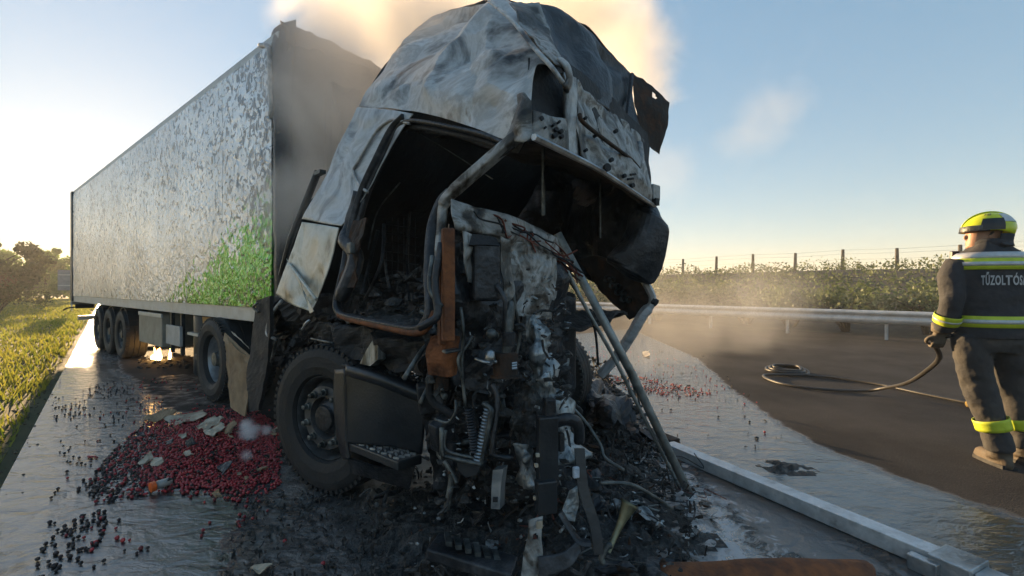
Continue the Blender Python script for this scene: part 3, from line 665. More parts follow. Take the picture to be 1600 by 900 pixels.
# side panels behind the door
MB().sheet([[N(560, 168, .32), N(600, 171, .3), N(646, 178, .3)], [N(537, 215, .27), N(577, 220, .25), N(612, 228, .25)], [N(505, 285, .2), N(545, 292, .18), N(575, 296, .18)], [N(474, 343, .12), N(505, 349, .1), N(533, 353, .1)]], 40, 50, .006, 4, .005, 2, .006, 0, .06, 7).build('side_panel', 'pale_scorched_paint', tk, smooth=True)
MB().tube(spline([N(640, 193, .28), N(612, 188, .28), N(588, 205, .26), N(558, 255, .21), N(552, 268, .2), N(562, 290, .18), N(574, 300, .17)], 6), .011, 6).build('panel_crease', 'ashed_steel', tk, smooth=True)
MB().sheet([[N(473, 347, .11), N(502, 351, .09), N(531, 356, .09)], [N(452, 405, .07), N(480, 420, .05), N(512, 428, .05)], [N(432, 459, .03), N(455, 475, .01), N(486, 487, .01)]], 34, 40, .005, 4, .004, 5, .006, 0, .05, 6).build('side_panel', 'yellowed_panel', tk, smooth=True)
MB().tube([N(452, 412, .04), N(494, 468, .0)], .012, 6).build('panel_crease', 'yellowed_panel', tk)
MB().sheet([[N(448, 404, .055), N(470, 440, .02)], [N(490, 486, .0), N(484, 490, .0)]], 4, 4).build('panel_lip', 'yellowed_panel', tk)
# rear wall, floor, far wall, ceiling of the cab
FARV = -UR * 2.15
rear = [N(560, 168, .34), N(505, 285, .22), N(470, 343, .14), N(434, 458, .06)]
MB().sheet([[q, q + FARV * .5 + UF * .03, q + FARV] for q in rear], 30, 26, .03, 3, .02, 7, .01).build('rear_wall', 'soot', tk)
MB().tube([N(497, 268, .3), N(470, 335, .24), N(455, 372, .2), N(440, 430, .2)], .03, 8).build('rear_stack', 'soot_sheen', tk)
MB().box(N(500, 270, .28), (.12, .05, .03), TA).build('stack_clip', 'dull_tube', tk)
MB().sheet([[N(525, 492, .02), N(660, 517, .02)], [N(525, 492, .02) + FARV * .5 - ZV * .05, N(660, 517, .02) + FARV * .5 - ZV * .05], [N(525, 492, .02) + FARV, N(660, 517, .02) + FARV * .85]], 24, 24, .06, 5, .05, 3, .02).build('cab_floor', 'charcoal', tk)
MB().sheet([[W(740, 240, 5.3), W(860, 245, 4.95), W(950, 270, 4.2), W(1020, 310, 3.55)], [W(740, 330, 5.3), W(860, 330, 4.95), W(955, 350, 4.15), W(1034, 365, 3.65)], [W(740, 380, 5.3), W(860, 380, 4.95), W(945, 405, 4.2), W(1026, 418, 3.7)], [W(740, 420, 5.25), W(850, 400, 4.9), W(925, 440, 4.3), W(985, 440, 3.75)]], 36, 36, .01, 2.6, .01, 9, .008, .02, .2, 12).build('far_side_wall', 'soot_sheen', tk)
MB().sheet([[W(1000, 312, 3.6), W(1022, 320, 3.5), W(1034, 350, 3.5)], [W(985, 350, 3.6), W(1010, 370, 3.42), W(1036, 375, 3.5)], [W(965, 390, 3.6), W(995, 405, 3.45), W(1026, 420, 3.55)], [W(960, 415, 3.62), W(980, 432, 3.5), W(1000, 440, 3.6)]], 24, 24, .006, 3, .006, 13, .006, 0, .25, 8).build('corner_panel', 'soot_sheen', tk)
# roof: high side panel, dome, spine, dark inner shell
MB().sheet([[N(561, 166, .32), N(640, 173, .29), N(730, 196, .28), N(790, 218, .28), N(824, 214, .3)],
            [N(580, 132, .42), N(655, 120, .36), N(745, 125, .32), N(805, 145, .32), N(830, 160, .33)],
            [N(608, 92, .62), N(680, 70, .52), N(755, 60, .47), N(812, 85, .44), N(838, 104, .42)],
            [N(645, 48, .95), N(705, 22, .85), N(765, 12, .75), N(815, 40, .6), N(862, 96, .48)],
            [N(668, 30, 1.25), N(715, 10, 1.1), N(765, 2, 1.0), N(805, 8, .85), N(842, 40, .75)]], 120, 104, .008, 3.0, .016, 3, .005, 0, .16, 11).build('roof_side', 'ashed_steel', tk, smooth=True).data.set_sharp_from_angle(angle=R(22))
MB().sheet([[N(561, 166, .34), N(608, 92, .64), N(668, 30, 1.27), N(765, 2, 1.02), N(845, 8, .95)], [N(561, 166, .34) + FARV * .5 + ZV * .25, N(608, 92, .6) + FARV * .5 + ZV * .2, N(668, 30, 1.0) + FARV * .4 , N(765, 2, .9) + FARV * .35 - ZV * .15, W(920, 48, 3.3)], [N(561, 166, .34) + FARV, N(608, 92, .6) + FARV, N(668, 30, 1.0) + FARV * .85 - ZV * .1, N(765, 2, .9) + FARV * .8 - ZV * .3, W(985, 117, 3.75)]], 36, 26, .03, 2.5, .03, 3, .006).build('roof', 'soot_sheen', tk, smooth=True)
MB().sheet([[W(795, 5, 2.62), W(815, 4, 2.7), W(842, 6, 2.75)], [W(815, 42, 2.42), W(840, 45, 2.58), W(858, 40, 2.66)], [W(845, 75, 2.22), W(862, 80, 2.36), W(872, 85, 2.5)], [W(866, 104, 2.2), W(878, 108, 2.3), W(884, 112, 2.4)]], 14, 30, .02, 6, .015, 6, .006).build('roof_spine', 'bare_patchy_steel', tk, smooth=True)
MB().tube(spline([W(765, 2, 2.75), W(800, 32, 2.42), W(835, 75, 2.2), W(862, 105, 2.12), W(880, 130, 2.15)], 6), [.014] * 25, 8, flat=.7).build('roof_seam', 'ashed_steel', tk, smooth=True)
MB().sheet([[W(843, 7, 2.78), W(872, 14, 2.9), W(903, 36, 3.05), W(950, 78, 3.35), W(985, 116, 3.65)], [W(856, 48, 2.65), W(890, 70, 2.8), W(925, 95, 2.98), W(962, 130, 3.3), W(990, 160, 3.6)], [W(874, 100, 2.45), W(900, 130, 2.6), W(935, 160, 2.85), W(972, 192, 3.2), W(1008, 226, 3.6)]], 60, 36, .008, 3, .008, 8, .006, 0, .10, 8).build('roof_shell', 'soot_sheen', tk, smooth=True)
mb = MB().sheet([[W(986, 114, 3.62), W(1015, 132, 3.75), W(1045, 160, 3.85)], [W(992, 165, 3.6), W(1020, 180, 3.7), W(1042, 196, 3.82)], [W(1003, 220, 3.6), W(1018, 232, 3.7), W(1029, 241, 3.78)]], 30, 30, .006, 5, .004, 3, .006, .008, .05, 7)
mb.f = [f for f in mb.f if not any(((sum((mb.v[i] for i in f), Vector()) / len(f)) - W(a, b_, 3.75)).length < rr for a, b_, rr in ((1022, 150, .03), (1018, 172, .04)))]
mb.build('roof_flap', 'rust_dark', tk)
MB().tube([W(987, 116, 3.58), W(984, 150, 3.5), W(978, 195, 3.3)], .018, 6).build('flap_rib', 'soot_sheen', tk)
# header over the windscreen with its open corner window
h_lo = [W(832, 172, 2.08), W(858, 182, 2.2), W(884, 186, 2.34)]
MB().sheet([h_lo, [W(832, 190, 2.06), W(860, 200, 2.2), W(886, 208, 2.34)], [W(832, 212, 2.05), W(862, 224, 2.2), W(888, 237, 2.34)]], 16, 14, .008, 8, 0, 2, .006).build('header_panel', 'bare_patchy_steel', tk, smooth=True)
MB().sheet([[W(880, 112, 2.34), W(884, 140, 2.34), W(886, 190, 2.34), W(889, 240, 2.34)], [W(900, 122, 2.42), W(902, 150, 2.42), W(904, 196, 2.42), W(906, 246, 2.44)]], 24, 8, .006, 8, 0, 3, .02).build('header_pillar', 'ashed_steel', tk, smooth=True)
MB().tube(spline([W(876, 95, 2.3), W(886, 105, 2.28), W(890, 125, 2.3), W(884, 140, 2.3)], 5), .035, 8, flat=.5).build('header_clip', 'ashed_steel', tk, smooth=True)
MB().sheet([[W(900, 125, 2.45), W(935, 160, 2.8), W(970, 186, 3.15), W(1000, 214, 3.5)], [W(903, 165, 2.42), W(940, 192, 2.75), W(976, 222, 3.08), W(1006, 248, 3.45)], [W(904, 205, 2.4), W(942, 228, 2.72), W(980, 256, 3.05), W(1012, 285, 3.42)], [W(906, 243, 2.42), W(945, 268, 2.72), W(985, 297, 3.05), W(1020, 320, 3.4)]], 60, 36, .008, 7, .02, 5, .006, 0, .08, 14).build('header_beam', 'bare_patchy_steel', tk, smooth=True)
MB().tube(spline([W(905, 178, 2.4), W(912, 192, 2.42), W(950, 222, 2.74), W(985, 248, 3.05), W(998, 262, 3.2)], 5), .012, 6).build('header_groove', 'rust_dark', tk, smooth=True)
MB().tube(spline([W(998, 225, 3.4), W(1000, 250, 3.3), W(994, 275, 3.2)], 4), .03, 8).build('header_rib', 'ashed_steel', tk, smooth=True)
MB().tube(spline([W(834, 214, 2.03), W(889, 241, 2.32), W(945, 271, 2.68), W(1022, 322, 3.38)], 6), .016, 6).build('header_lip', 'alloy', tk)
MB().box(W(1016, 302, 3.4), (.11, .1, .11), TA).build('header_end', 'bare_patchy_steel', tk, bevel=.006)
MB().box(W(1022, 316, 3.37), (.06, .05, .05), TA).build('header_bolt', 'soot', tk)
MB().sheet([[W(834, 214, 2.06), W(905, 246, 2.46), W(1020, 322, 3.45)], [W(800, 225, 2.8), W(880, 240, 3.2), W(960, 290, 4.0)], [N(600, 190, .4) + FARV * .2, N(600, 190, .4) + FARV * .6, N(600, 190, .4) + FARV]], 20, 20, .04, 3, .02, 4, .006).build('headliner', 'soot', tk)
for px, y0, y1, Y in ((849, 225, 336, 2.9), (938, 280, 372, 3.4)): MB().tube([W(px, y0, Y), W(px, y1, Y)], .012 if px < 900 else .006, 5).build('hanging_strip', 'dull_tube', tk)
MB().sheet([[W(812, 150, 2.12), W(820, 145, 2.06), W(830, 160, 2.06)], [W(795, 200, 2.12), W(812, 196, 2.03), W(832, 192, 2.05)], [W(790, 218, 2.14), W(815, 222, 2.02), W(834, 214, 2.05)]], 14, 16, .012, 9, .02, 8, .004).build('pillar_crush', 'bare_patchy_steel', tk, smooth=True)
MB().sheet([[W(824, 92, 2.3), W(884, 98, 2.55), W(948, 148, 3.0), W(1012, 212, 3.72)], [W(826, 150, 2.22), W(886, 170, 2.5), W(950, 215, 2.92), W(1014, 262, 3.6)], [W(830, 216, 2.16), W(890, 240, 2.46), W(948, 272, 2.84), W(1020, 318, 3.52)]], 20, 14, .01, 4, .01, 4, .006).build('added_header_light_block', 'soot', tk)  # added dark sheet behind the header, stops light leaking through the corner window
MB().sheet([[N(618, 172, .4), N(700, 178, .38), N(770, 200, .38), N(832, 205, .4)], [N(612, 205, .4), N(700, 212, .38), N(765, 232, .38), N(812, 240, .4)]], 20, 6, .006, 4, 0, 4, .006).build('added_door_light_block', 'soot', tk)  # added dark sheet behind the door's top rail, closes a light leak
for x, y, Y_, r_ in ((845, 186, 2.125, .010), (864, 196, 2.20, .006), (873, 191, 2.245, .006), (868, 203, 2.215, .010), (876, 206, 2.26, .010), (866, 212, 2.2, .012), (877, 214, 2.26, .009), (851, 200, 2.14, .005), (914, 185, 2.46, .008), (930, 212, 2.62, .01), (948, 262, 2.68, .022), (955, 250, 2.76, .012), (975, 275, 2.92, .012), (988, 290, 3.02, .014), (915, 235, 2.46, .008), (962, 205, 2.9, .012)):
    MB().lathe([(.001, -.012), (r_, -.012), (r_ * 1.1, .012), (.001, .012)], W(x, y, Y_ - .01), (.45, -.88, .1), 10).build('bolt_hole', 'soot', tk)
for x, y in ((985, 273), (981, 280)): MB().tube([W(x, y, 2.96), W(x + 8, y - 1, 3.0)], .008, 6).build('stud', 'soot', tk)
for pts, r_ in (([(684, 98), (700, 92), (730, 84), (765, 70), (792, 60)], .010), ([(684, 98), (692, 82), (712, 68), (740, 66)], .006), ([(775, 118), (782, 96), (796, 84), (818, 82)], .007), ([(742, 150), (748, 130), (770, 118), (800, 112)], .006)):
    MB().tube(spline([N(x, y, .34 + .0032 * max(0, 170 - y) - .015) for x, y in pts], 6), r_, 8, flat=.6).build('roof_crease', 'ashed_steel', tk, smooth=True)
rq = random.Random(19)
for i in range(26):                                         # small burnt-through spots along the roof side
    x, y = rq.uniform(590, 815), rq.uniform(45, 190)
    if y > 172 + max(0, x - 640) * .2 or y < 150 - (x - 590) * .8: continue
    MB().lathe([(.001, -.01), (rq.uniform(.003, .008), -.01), (.004, .012), (.001, .012)], N(x, y, .34 + .0034 * max(0, 170 - y)), (-.6, -.75, -.1), 7).build('burn_spot', 'soot', tk)
# door frame and A-pillar
fr = [(632, 182, .29), (612, 203, .27), (588, 250, .22), (565, 300, .17), (548, 360, .12), (538, 420, .07), (527, 470, .02), (530, 488, .01), (545, 496, 0), (600, 508, 0), (648, 516, 0), (664, 508, 0), (674, 485, .01), (672, 430, .05), (676, 360, .1), (690, 318, .14), (706, 300, .16)]
MB().tube(spline([N(*q) for q in fr], 5), .034, 6, flat=.7).build('door_frame', 'soot_sheen', tk, bevel=.006)
MB().tube(spline([N(530, 492, -.01), N(548, 499, -.015), N(600, 511, -.015), N(648, 520, -.015), N(668, 511, -.01), N(680, 488, .0)], 6), .018, 8).build('door_sill', 'rust', tk, smooth=True)
fr2 = [(790, 226, .3), (760, 212, .28), (700, 198, .28), (655, 190, .29), (632, 192, .29), (618, 210, .29), (596, 252, .25), (575, 300, .2), (560, 350, .16)]
MB().tube(spline([N(*q) for q in fr2], 5), .024, 6, flat=.6).build('door_upper_rail', 'soot_sheen', tk, bevel=.005)
MB().tube(spline([N(x, y + 9, o_ + .03) for x, y, o_ in fr2], 5), .014, 8).build('door_seal', 'soot', tk, smooth=True)
MB().tube(spline([N(560, 300, .16), N(548, 345, .14), N(540, 375, .1), N(556, 405, .1), N(532, 470, .03)], 5), [.035, .034, .033, .036, .04, .04, .036, .034, .04, .045, .05, .05, .05, .05, .05, .05, .05, .05, .05, .05, .04], 8).build('rear_door_pillar', 'soot_sheen', tk, smooth=True)
MB().sheet([[N(552, 345, .12), N(575, 340, .12)], [N(540, 400, .08), N(560, 402, .08)], [N(532, 445, .04), N(552, 450, .04)]], 8, 14, .02, 9, .02, 2, .01, .01).build('latch_plate', 'rust_dark', tk)
MB().box(N(548, 388, .03), (.06, .03, .07), TA).build('door_latch', 'dull_tube', tk, bevel=.006)
ap = spline([N(684, 470, .02), N(686, 400, .08), N(690, 350, .12), N(694, 318, .13), N(712, 296, .15), N(760, 254, .2), N(800, 220, .25), N(818, 205, .28)], 6)
MB().tube(ap, [.034] * 12 + [.036] * 6 + [.044] * 6 + [.050] * (len(ap) - 24), 6, flat=.75).build('front_pillar', 'bare_patchy_steel', tk, bevel=.008)
MB().tube(spline([N(708, 306, .14), N(758, 262, .19), N(802, 228, .24)], 5), .012, 6).build('pillar_seam', 'soot', tk)
# seat frames, wires and wreck inside the cab
rnd = random.Random(77)
for a, b_, c in (((590, 360, .35), (575, 420, .35), (565, 460, .3)), ((600, 350, .5), (596, 410, .4), (570, 470, .35)), ((640, 330, .9), (636, 400, .9), (640, 470, .8)), ((700, 330, 1.3), (690, 420, 1.3), (690, 460, 1.2))):
    MB().tube(spline([N(*a), N(*b_), N(*c)], 5), .014, 6).build('seat_frame', 'soot_sheen', tk)
for i in range(7):
    y = 350 + i * 14; MB().tube([N(600, y, .8), N(655, y + 8, .9)], .004, 4).build('seat_spring', 'soot_sheen', tk)
for i in range(6):
    x = 604 + i * 9; MB().tube([N(x, 340, .85), N(x, 440, .8)], .004, 4).build('seat_spring', 'soot_sheen', tk)
MB().tube(spline([N(575, 390, .3), N(590, 330, .4), N(625, 285, .5)], 5), .006, 5).build('loose_wire', 'dull_tube', tk)
MB().tube(spline([N(640, 200, .4), N(700, 235, .5), N(770, 280, .6)], 5), .004, 5).build('loose_wire', 'dull_tube', tk)
def scraps(mb, pos, n, rnd, smin=.02, smax=.08):
    for i in range(n):
        c = pos(); s_ = rnd.uniform(smin, smax); e = Euler((rnd.random() * 6.3, rnd.random() * 6.3, rnd.random() * 6.3)).to_matrix(); ax = (e.col[0].copy(), e.col[1].copy(), e.col[2].copy()); t = rnd.random()
        if t < .62: mb.rock(c, s_ * .55, rnd.random() * 99, 1, (1, rnd.uniform(.4, 1), rnd.uniform(.3, .8)), .9)
        elif t < .84:
            g = [[c + ax[0] * s_ * (u - 1) + ax[1] * s_ * rnd.uniform(.3, .7) * (v - .5) + ax[2] * s_ * rnd.uniform(-.3, .3) for u in range(3)] for v in range(2)]
            mb.sheet(g, 3, 1, 0, 1, 0, 0, .004)
        else: mb.tube(spline([c - ax[0] * s_, c + ax[1] * s_ * .4, c + ax[0] * s_ * 1.2], 2), s_ * .08 + .002, 4)
mb = MB(); scraps(mb, lambda: N(rnd.uniform(545, 690), rnd.uniform(425, 500), rnd.uniform(.15, 1.2)), 160, rnd, .03, .1)
tag(mb.build('seat_wreckage', 'charcoal', tk), kind='stuff')
# dashboard carrier / bulkhead in front
MB().sheet([[W(704, 312, 2.1), W(760, 328, 2.22), W(815, 344, 2.4), W(868, 372, 2.66)], [W(706, 345, 2.06), W(758, 362, 2.18), W(812, 372, 2.36), W(876, 398, 2.66)], [W(714, 358, 2.1), W(756, 372, 2.22), W(808, 385, 2.4), W(878, 410, 2.7)]], 50, 20, .008, 7, .012, 2, .006, 0, .07, 12).build('dash_beam', 'bare_patchy_steel', tk, smooth=True)
MB().sheet([[W(700, 350, 2.12), W(760, 368, 2.26), W(820, 380, 2.46), W(882, 400, 2.76)], [W(700, 430, 2.14), W(760, 445, 2.28), W(825, 455, 2.5), W(886, 455, 2.8)], [W(700, 520, 2.16), W(760, 530, 2.3), W(825, 530, 2.52), W(880, 520, 2.82)], [W(705, 600, 2.2), W(760, 610, 2.36), W(825, 590, 2.56), W(872, 570, 2.85)]], 46, 46, .04, 5, .05, 5, .01, .01).build('bulkhead', 'soot_sheen', tk)
MB().sheet([[W(790, 378, 2.3), W(835, 385, 2.45), W(872, 402, 2.6)], [W(792, 430, 2.32), W(838, 430, 2.44), W(868, 440, 2.6)], [W(800, 490, 2.36), W(838, 495, 2.48), W(862, 500, 2.62)]], 40, 40, .02, 7, .02, 6, .006, .02, .06, 9).build('bulkhead_sheet', 'bare_patchy_steel', tk)
MB().sheet([[W(722, 360, 2.09), W(736, 366, 2.12)], [W(722, 400, 2.09), W(734, 402, 2.12)], [W(730, 440, 2.1), W(736, 442, 2.12)]], 6, 20, .01, 9, .01, 2, .006, .006).build('dash_strut', 'bare_patchy_steel', tk)
MB().sheet([[W(780, 370, 2.14), W(795, 376, 2.18)], [W(783, 420, 2.14), W(799, 424, 2.18)], [W(786, 455, 2.14), W(802, 458, 2.18)], [W(786, 470, 2.14), W(793, 472, 2.18)]], 6, 24, .01, 9, .01, 7, .006, .006).build('dash_strut', 'bare_patchy_steel', tk)
MB().box(W(757, 425, 2.15), (.13, .10, .27), ((Vector((.93, .36, 0)), Vector((-.36, .93, 0)), ZV))).build('heater_box', 'soot_sheen', tk, bevel=.015)
MB().sheet([[W(734, 380, 2.06), W(780, 384, 2.12)], [W(738, 366, 2.1), W(775, 372, 2.15)]], 10, 6, .01, 6, .01, 2, .01).build('heater_lid', 'soot', tk)
MB().box(W(700, 445, 2.04), (.055, .05, .5), (Vector((.93, .36, 0)), Vector((-.36, .93, 0)), ZV)).build('rusty_column', 'rust', tk, bevel=.008)
MB().box(W(690, 470, 2.1), (.03, .05, .4), (Vector((.93, .36, 0)), Vector((-.36, .93, 0)), ZV)).build('rusty_column', 'rust', tk, bevel=.006)
MB().sheet([[W(672, 525, 2.14), W(700, 522, 2.1), W(716, 525, 2.12)], [W(668, 555, 2.16), W(695, 556, 2.11), W(714, 560, 2.13)], [W(670, 585, 2.16), W(700, 588, 2.12), W(712, 584, 2.13)]], 12, 12, .015, 9, .01, 3, .008, .008).build('rusty_plate', 'rust', tk)
for pts, r_, m_ in (([(690, 380, 2.05), (680, 440, 2.02), (684, 490, 2.0), (668, 505, 2.0), (655, 512, 2.02)], .018, 'soot_sheen'), ([(676, 400, 2.06), (672, 450, 2.02), (690, 480, 2.0)], .012, 'dull_tube'),
                    ([(775, 445, 2.12), (786, 462, 2.1), (790, 480, 2.1), (788, 520, 2.12)], .012, 'soot_sheen'), ([(800, 440, 2.2), (805, 480, 2.18), (812, 520, 2.2), (806, 560, 2.2)], .008, 'dull_tube'),
                    ([(720, 480, 2.1), (724, 520, 2.08), (722, 580, 2.1), (728, 640, 2.1)], .008, 'dull_tube'), ([(722, 590, 2.1), (716, 560, 2.08), (730, 540, 2.1), (738, 525, 2.12)], .007, 'dull_tube'),
                    ([(742, 560, 2.06), (760, 566, 2.02), (776, 565, 2.04)], .007, 'alloy'), ([(712, 625, 2.06), (711, 645, 2.04), (700, 660, 2.06), (680, 655, 2.1)], .006, 'dull_tube')):
    MB().tube(spline([W(*q) for q in pts], 6), r_, 8).build('pipe', m_, tk, smooth=True)
MB().box(W(705, 548, 2.03), (.07, .06, .012), (Vector((.9, .4, .1)).normalized(), Vector((-.4, .9, 0)).normalized(), ZV)).build('bracket_shelf', 'dull_tube', tk, bevel=.004)
MB().lathe([(.004, -.14), (.018, -.13), (.022, -.1), (.022, .1), (.014, .14), (.004, .15)], W(794, 520, 2.1), (.1, .1, 1), 14).build('valve_body', 'dull_tube', tk, smooth=True)
MB().lathe([(.030, -.03), (.030, .03), (.022, .032), (.004, .034)], W(795, 530, 2.09), ZV, 14).build('valve_collar', 'soot', tk)
MB().lathe([(.004, -.03), (.022, -.02), (.026, .0), (.018, .03), (.004, .032)], W(768, 522, 2.06), (.2, -1, .1), 12).build('valve_cap', 'dull_tube', tk, smooth=True)
MB().lathe([(.004, -.03), (.026, -.02), (.02, .03), (.004, .04)], W(766, 560, 2.04), ZV, 12).build('valve_cap', 'alloy', tk, smooth=True)
MB().lathe([(.05, -.05), (.058, -.045), (.058, .05), (.07, .055), (.07, .065), (.01, .066)], W(790, 568, 2.1), (0, -.1, -1), 18).build('flange', 'rust_dark', tk)
for i in range(3): MB().tube([W(800, 568 + i * 4, 2.05), W(808, 567 + i * 4, 2.05)], .006, 6).build('bolt', 'alloy', tk)
# loose wiring over the dash
for i in range(14):
    x = rnd.uniform(745, 860); y = 330 + (x - 745) * .42; q = [W(x + rnd.uniform(-12, 12) + 14 * k, y + rnd.uniform(-12, 14) + 9 * k, 2.12 + (x - 745) * .004 + .03 * k) for k in range(4)]
    MB().tube(spline(q, 4), .005, 4).build('burnt_wire', 'copper_wire' if i % 2 else 'soot', tk)
for i in range(10):
    q = [W(840 + 22 * k + rnd.uniform(-8, 8), 370 + 22 * k + rnd.uniform(-12, 10), 2.55 + .09 * k) for k in range(4)]
    MB().tube(spline(q, 4), .006, 4).build('burnt_wire', 'copper_wire' if i % 3 else 'soot', tk)
# engine: core block, clutter of housings and pipes
MB().sheet([[W(668, 525, 2.5), W(740, 530, 2.6), W(810, 530, 2.75), W(880, 520, 3.0)], [W(662, 600, 2.5), W(740, 610, 2.55), W(815, 620, 2.7), W(885, 600, 2.98)], [W(668, 680, 2.55), W(745, 690, 2.6), W(820, 700, 2.7), W(895, 690, 2.9)], [W(690, 760, 2.6), W(745, 775, 2.6), W(830, 780, 2.6), W(905, 770, 2.8)]], 60, 60, .10, 5, .10, 8, .05, .02).build('engine_block', 'soot', tk)
MB().box(TP(.35, -.1, .95), (1.1, .8, .8), TA).build('engine_core', 'soot', tk, bevel=.05)
rnd = random.Random(101)
for i in range(70):
    px, py = rnd.uniform(668, 880), rnd.uniform(480, 770); Y = 2.2 + .0036 * max(0, px - 700) + rnd.uniform(0, .22)
    e = Euler((rnd.gauss(0, .15), rnd.gauss(0, .15), .4 + rnd.gauss(0, .3))).to_matrix(); ax = (e.col[0].copy(), e.col[1].copy(), e.col[2].copy())
    t = rnd.random(); c = W(px, py, Y); mm = rnd.choice(['soot', 'soot', 'soot_sheen', 'soot_sheen', 'rust_dark', 'charcoal'])
    if t < .4: MB().box(c, (rnd.uniform(.03, .13), rnd.uniform(.03, .1), rnd.uniform(.03, .16)), ax).build('engine_housing', mm, tk, bevel=.008)
    elif t < .6: MB().lathe([(.004, -.5), (.5, -.48), (.5, .3), (.36, .34), (.34, .5), (.004, .5)], (0, 0, 0), ax[rnd.randrange(3)], 14).build('engine_canister', mm, tk, local=True, loc=c - tk.location, smooth=False).scale = (rnd.uniform(.05, .11),) * 3
    else:
        q = [c + Vector((rnd.gauss(0, .07), rnd.gauss(0, .05), (.5 - k / 3) * rnd.uniform(.1, .45))) for k in range(4)]
        MB().tube(spline(q, 5), rnd.uniform(.006, .02), 7).build('engine_pipe', mm if rnd.random() < .7 else 'dull_tube', tk, smooth=True)
for m_, n_ in (('melted_alloy', 150), ('dull_tube', 110), ('rust_dark', 90)):
    mb = MB(); scraps(mb, lambda: W(rnd.uniform(690, 890), rnd.uniform(420, 790), 2.12 + rnd.uniform(0, .3)), n_, rnd, .006, .022)
    tag(mb.build('engine_wreckage', m_, tk), kind='stuff')
mb = MB(); scraps(mb, lambda: W(rnd.uniform(665, 890), rnd.uniform(470, 790), 2.15 + rnd.uniform(0, .5)), 420, rnd, .015, .06)
tag(mb.build('engine_wreckage', 'charcoal', tk), kind='stuff')
# bent front frame tubes, cooler coil
for pts, r_, m_ in (([(690, 668, 2.12), (691, 708, 2.1), (700, 714, 2.1), (745, 724, 2.06), (753, 718, 2.06), (766, 655, 2.04), (768, 640, 2.05), (755, 630, 2.08)], .011, 'dull_tube'), ([(696, 672, 2.14), (697, 703, 2.12), (742, 716, 2.08)], .008, 'dull_tube'),
                    ([(770, 600, 2.1), (777, 620, 2.08), (775, 650, 2.06), (769, 700, 2.04), (773, 712, 2.04), (800, 716, 2.06)], .012, 'soot_sheen'), ([(694, 720, 2.2), (710, 745, 2.18), (714, 755, 2.16)], .01, 'dull_tube')):
    MB().tube(spline([W(*q) for q in pts], 6), r_, 8).build('bent_tube', m_, tk, smooth=True)
for (x0, y0, x1, y1, m_) in ((762, 640, 746, 718, 'alloy'), (733, 640, 742, 705, 'soot_sheen')):
    for i in range(16):
        t = i / 15; c = W(x0 + (x1 - x0) * t, y0 + (y1 - y0) * t, 2.07)
        MB().lathe([(.016, -.005), (.021, 0), (.016, .005)], c, (W(x1, y1, 2.07) - W(x0, y0, 2.07)), 9, close=True).build('spring_coil', m_, tk)
MB().prism([W(x, y, 2.1) for x, y in ((713, 718), (750, 730), (745, 742), (728, 746), (716, 735))], (.03, .08, 0)).build('bracket_plate', 'dark_plastic', tk)
MB().prism([W(x, y, 2.05) for x, y in ((770, 735), (786, 733), (782, 765), (781, 796), (767, 795), (768, 760))], (.02, .05, 0)).build('bracket_plate', 'alloy', tk)
MB().box(W(774, 780, 2.045), (.022, .02, .018)).build('bracket_slot', 'soot', tk)
# melted aluminium run down the front
MB().sheet([[W(815, 492, 2.42), W(832, 488, 2.36), W(842, 495, 2.42)], [W(822, 540, 2.38), W(838, 535, 2.3), W(852, 540, 2.4)], [W(828, 580, 2.34), W(850, 575, 2.28), W(868, 585, 2.4)], [W(836, 620, 2.34), W(862, 612, 2.26), W(880, 625, 2.4)], [W(850, 665, 2.34), W(876, 660, 2.26), W(896, 660, 2.4)], [W(862, 720, 2.34), W(884, 715, 2.28), W(905, 710, 2.4)]], 20, 60, .05, 8, .05, 9, .012, .02).build('melted_sheet', 'melted_alloy', tk, smooth=True)
MB().sheet([[W(808, 690, 2.2), W(820, 695, 2.16), W(826, 700, 2.22)], [W(812, 725, 2.18), W(826, 725, 2.12), W(836, 728, 2.2)], [W(820, 765, 2.18), W(832, 765, 2.12), W(836, 770, 2.2)]], 12, 34, .03, 9, .03, 11, .01, .02).build('melted_sheet', 'melted_alloy', tk, smooth=True)
MB().sheet([[W(805, 600, 2.3), W(830, 605, 2.24), W(842, 620, 2.3)], [W(800, 650, 2.26), W(825, 655, 2.2), W(842, 660, 2.26)], [W(806, 690, 2.24), W(825, 700, 2.18), W(836, 700, 2.24)]], 18, 30, .04, 8, .05, 13, .01, .02).build('melted_sheet', 'charcoal', tk)
# upright bumper brackets
bx = (Vector((.96, .28, 0)), Vector((-.28, .96, 0)), ZV)
for c, sz, m_ in ((W(855, 700, 2.02), (.09, .05, .28), 'dark_plastic'), (W(853, 775, 1.99), (.09, .05, .14), 'dark_plastic'), (W(858, 640, 2.05), (.05, .05, .1), 'soot_sheen')):
    MB().box(c, sz, bx).build('bumper_bracket', m_, tk, bevel=.006)
for x, y in ((840, 711), (838, 727), (836, 778)): MB().box(W(x, y, 1.985), (.014, .014, .014), bx).build('clip', 'pale_card', tk)
MB().tube(spline([W(866, 660, 2.04), W(885, 655, 2.04), W(900, 660, 2.06), W(905, 672, 2.08), W(905, 690, 2.1)], 5), .022, 8, flat=1.3).build('bumper_arm', 'soot_sheen', tk, smooth=True)
MB().box(W(876, 690, 2.06), (.03, .04, .085), bx).build('rubber_stop', 'soot', tk, bevel=.01)
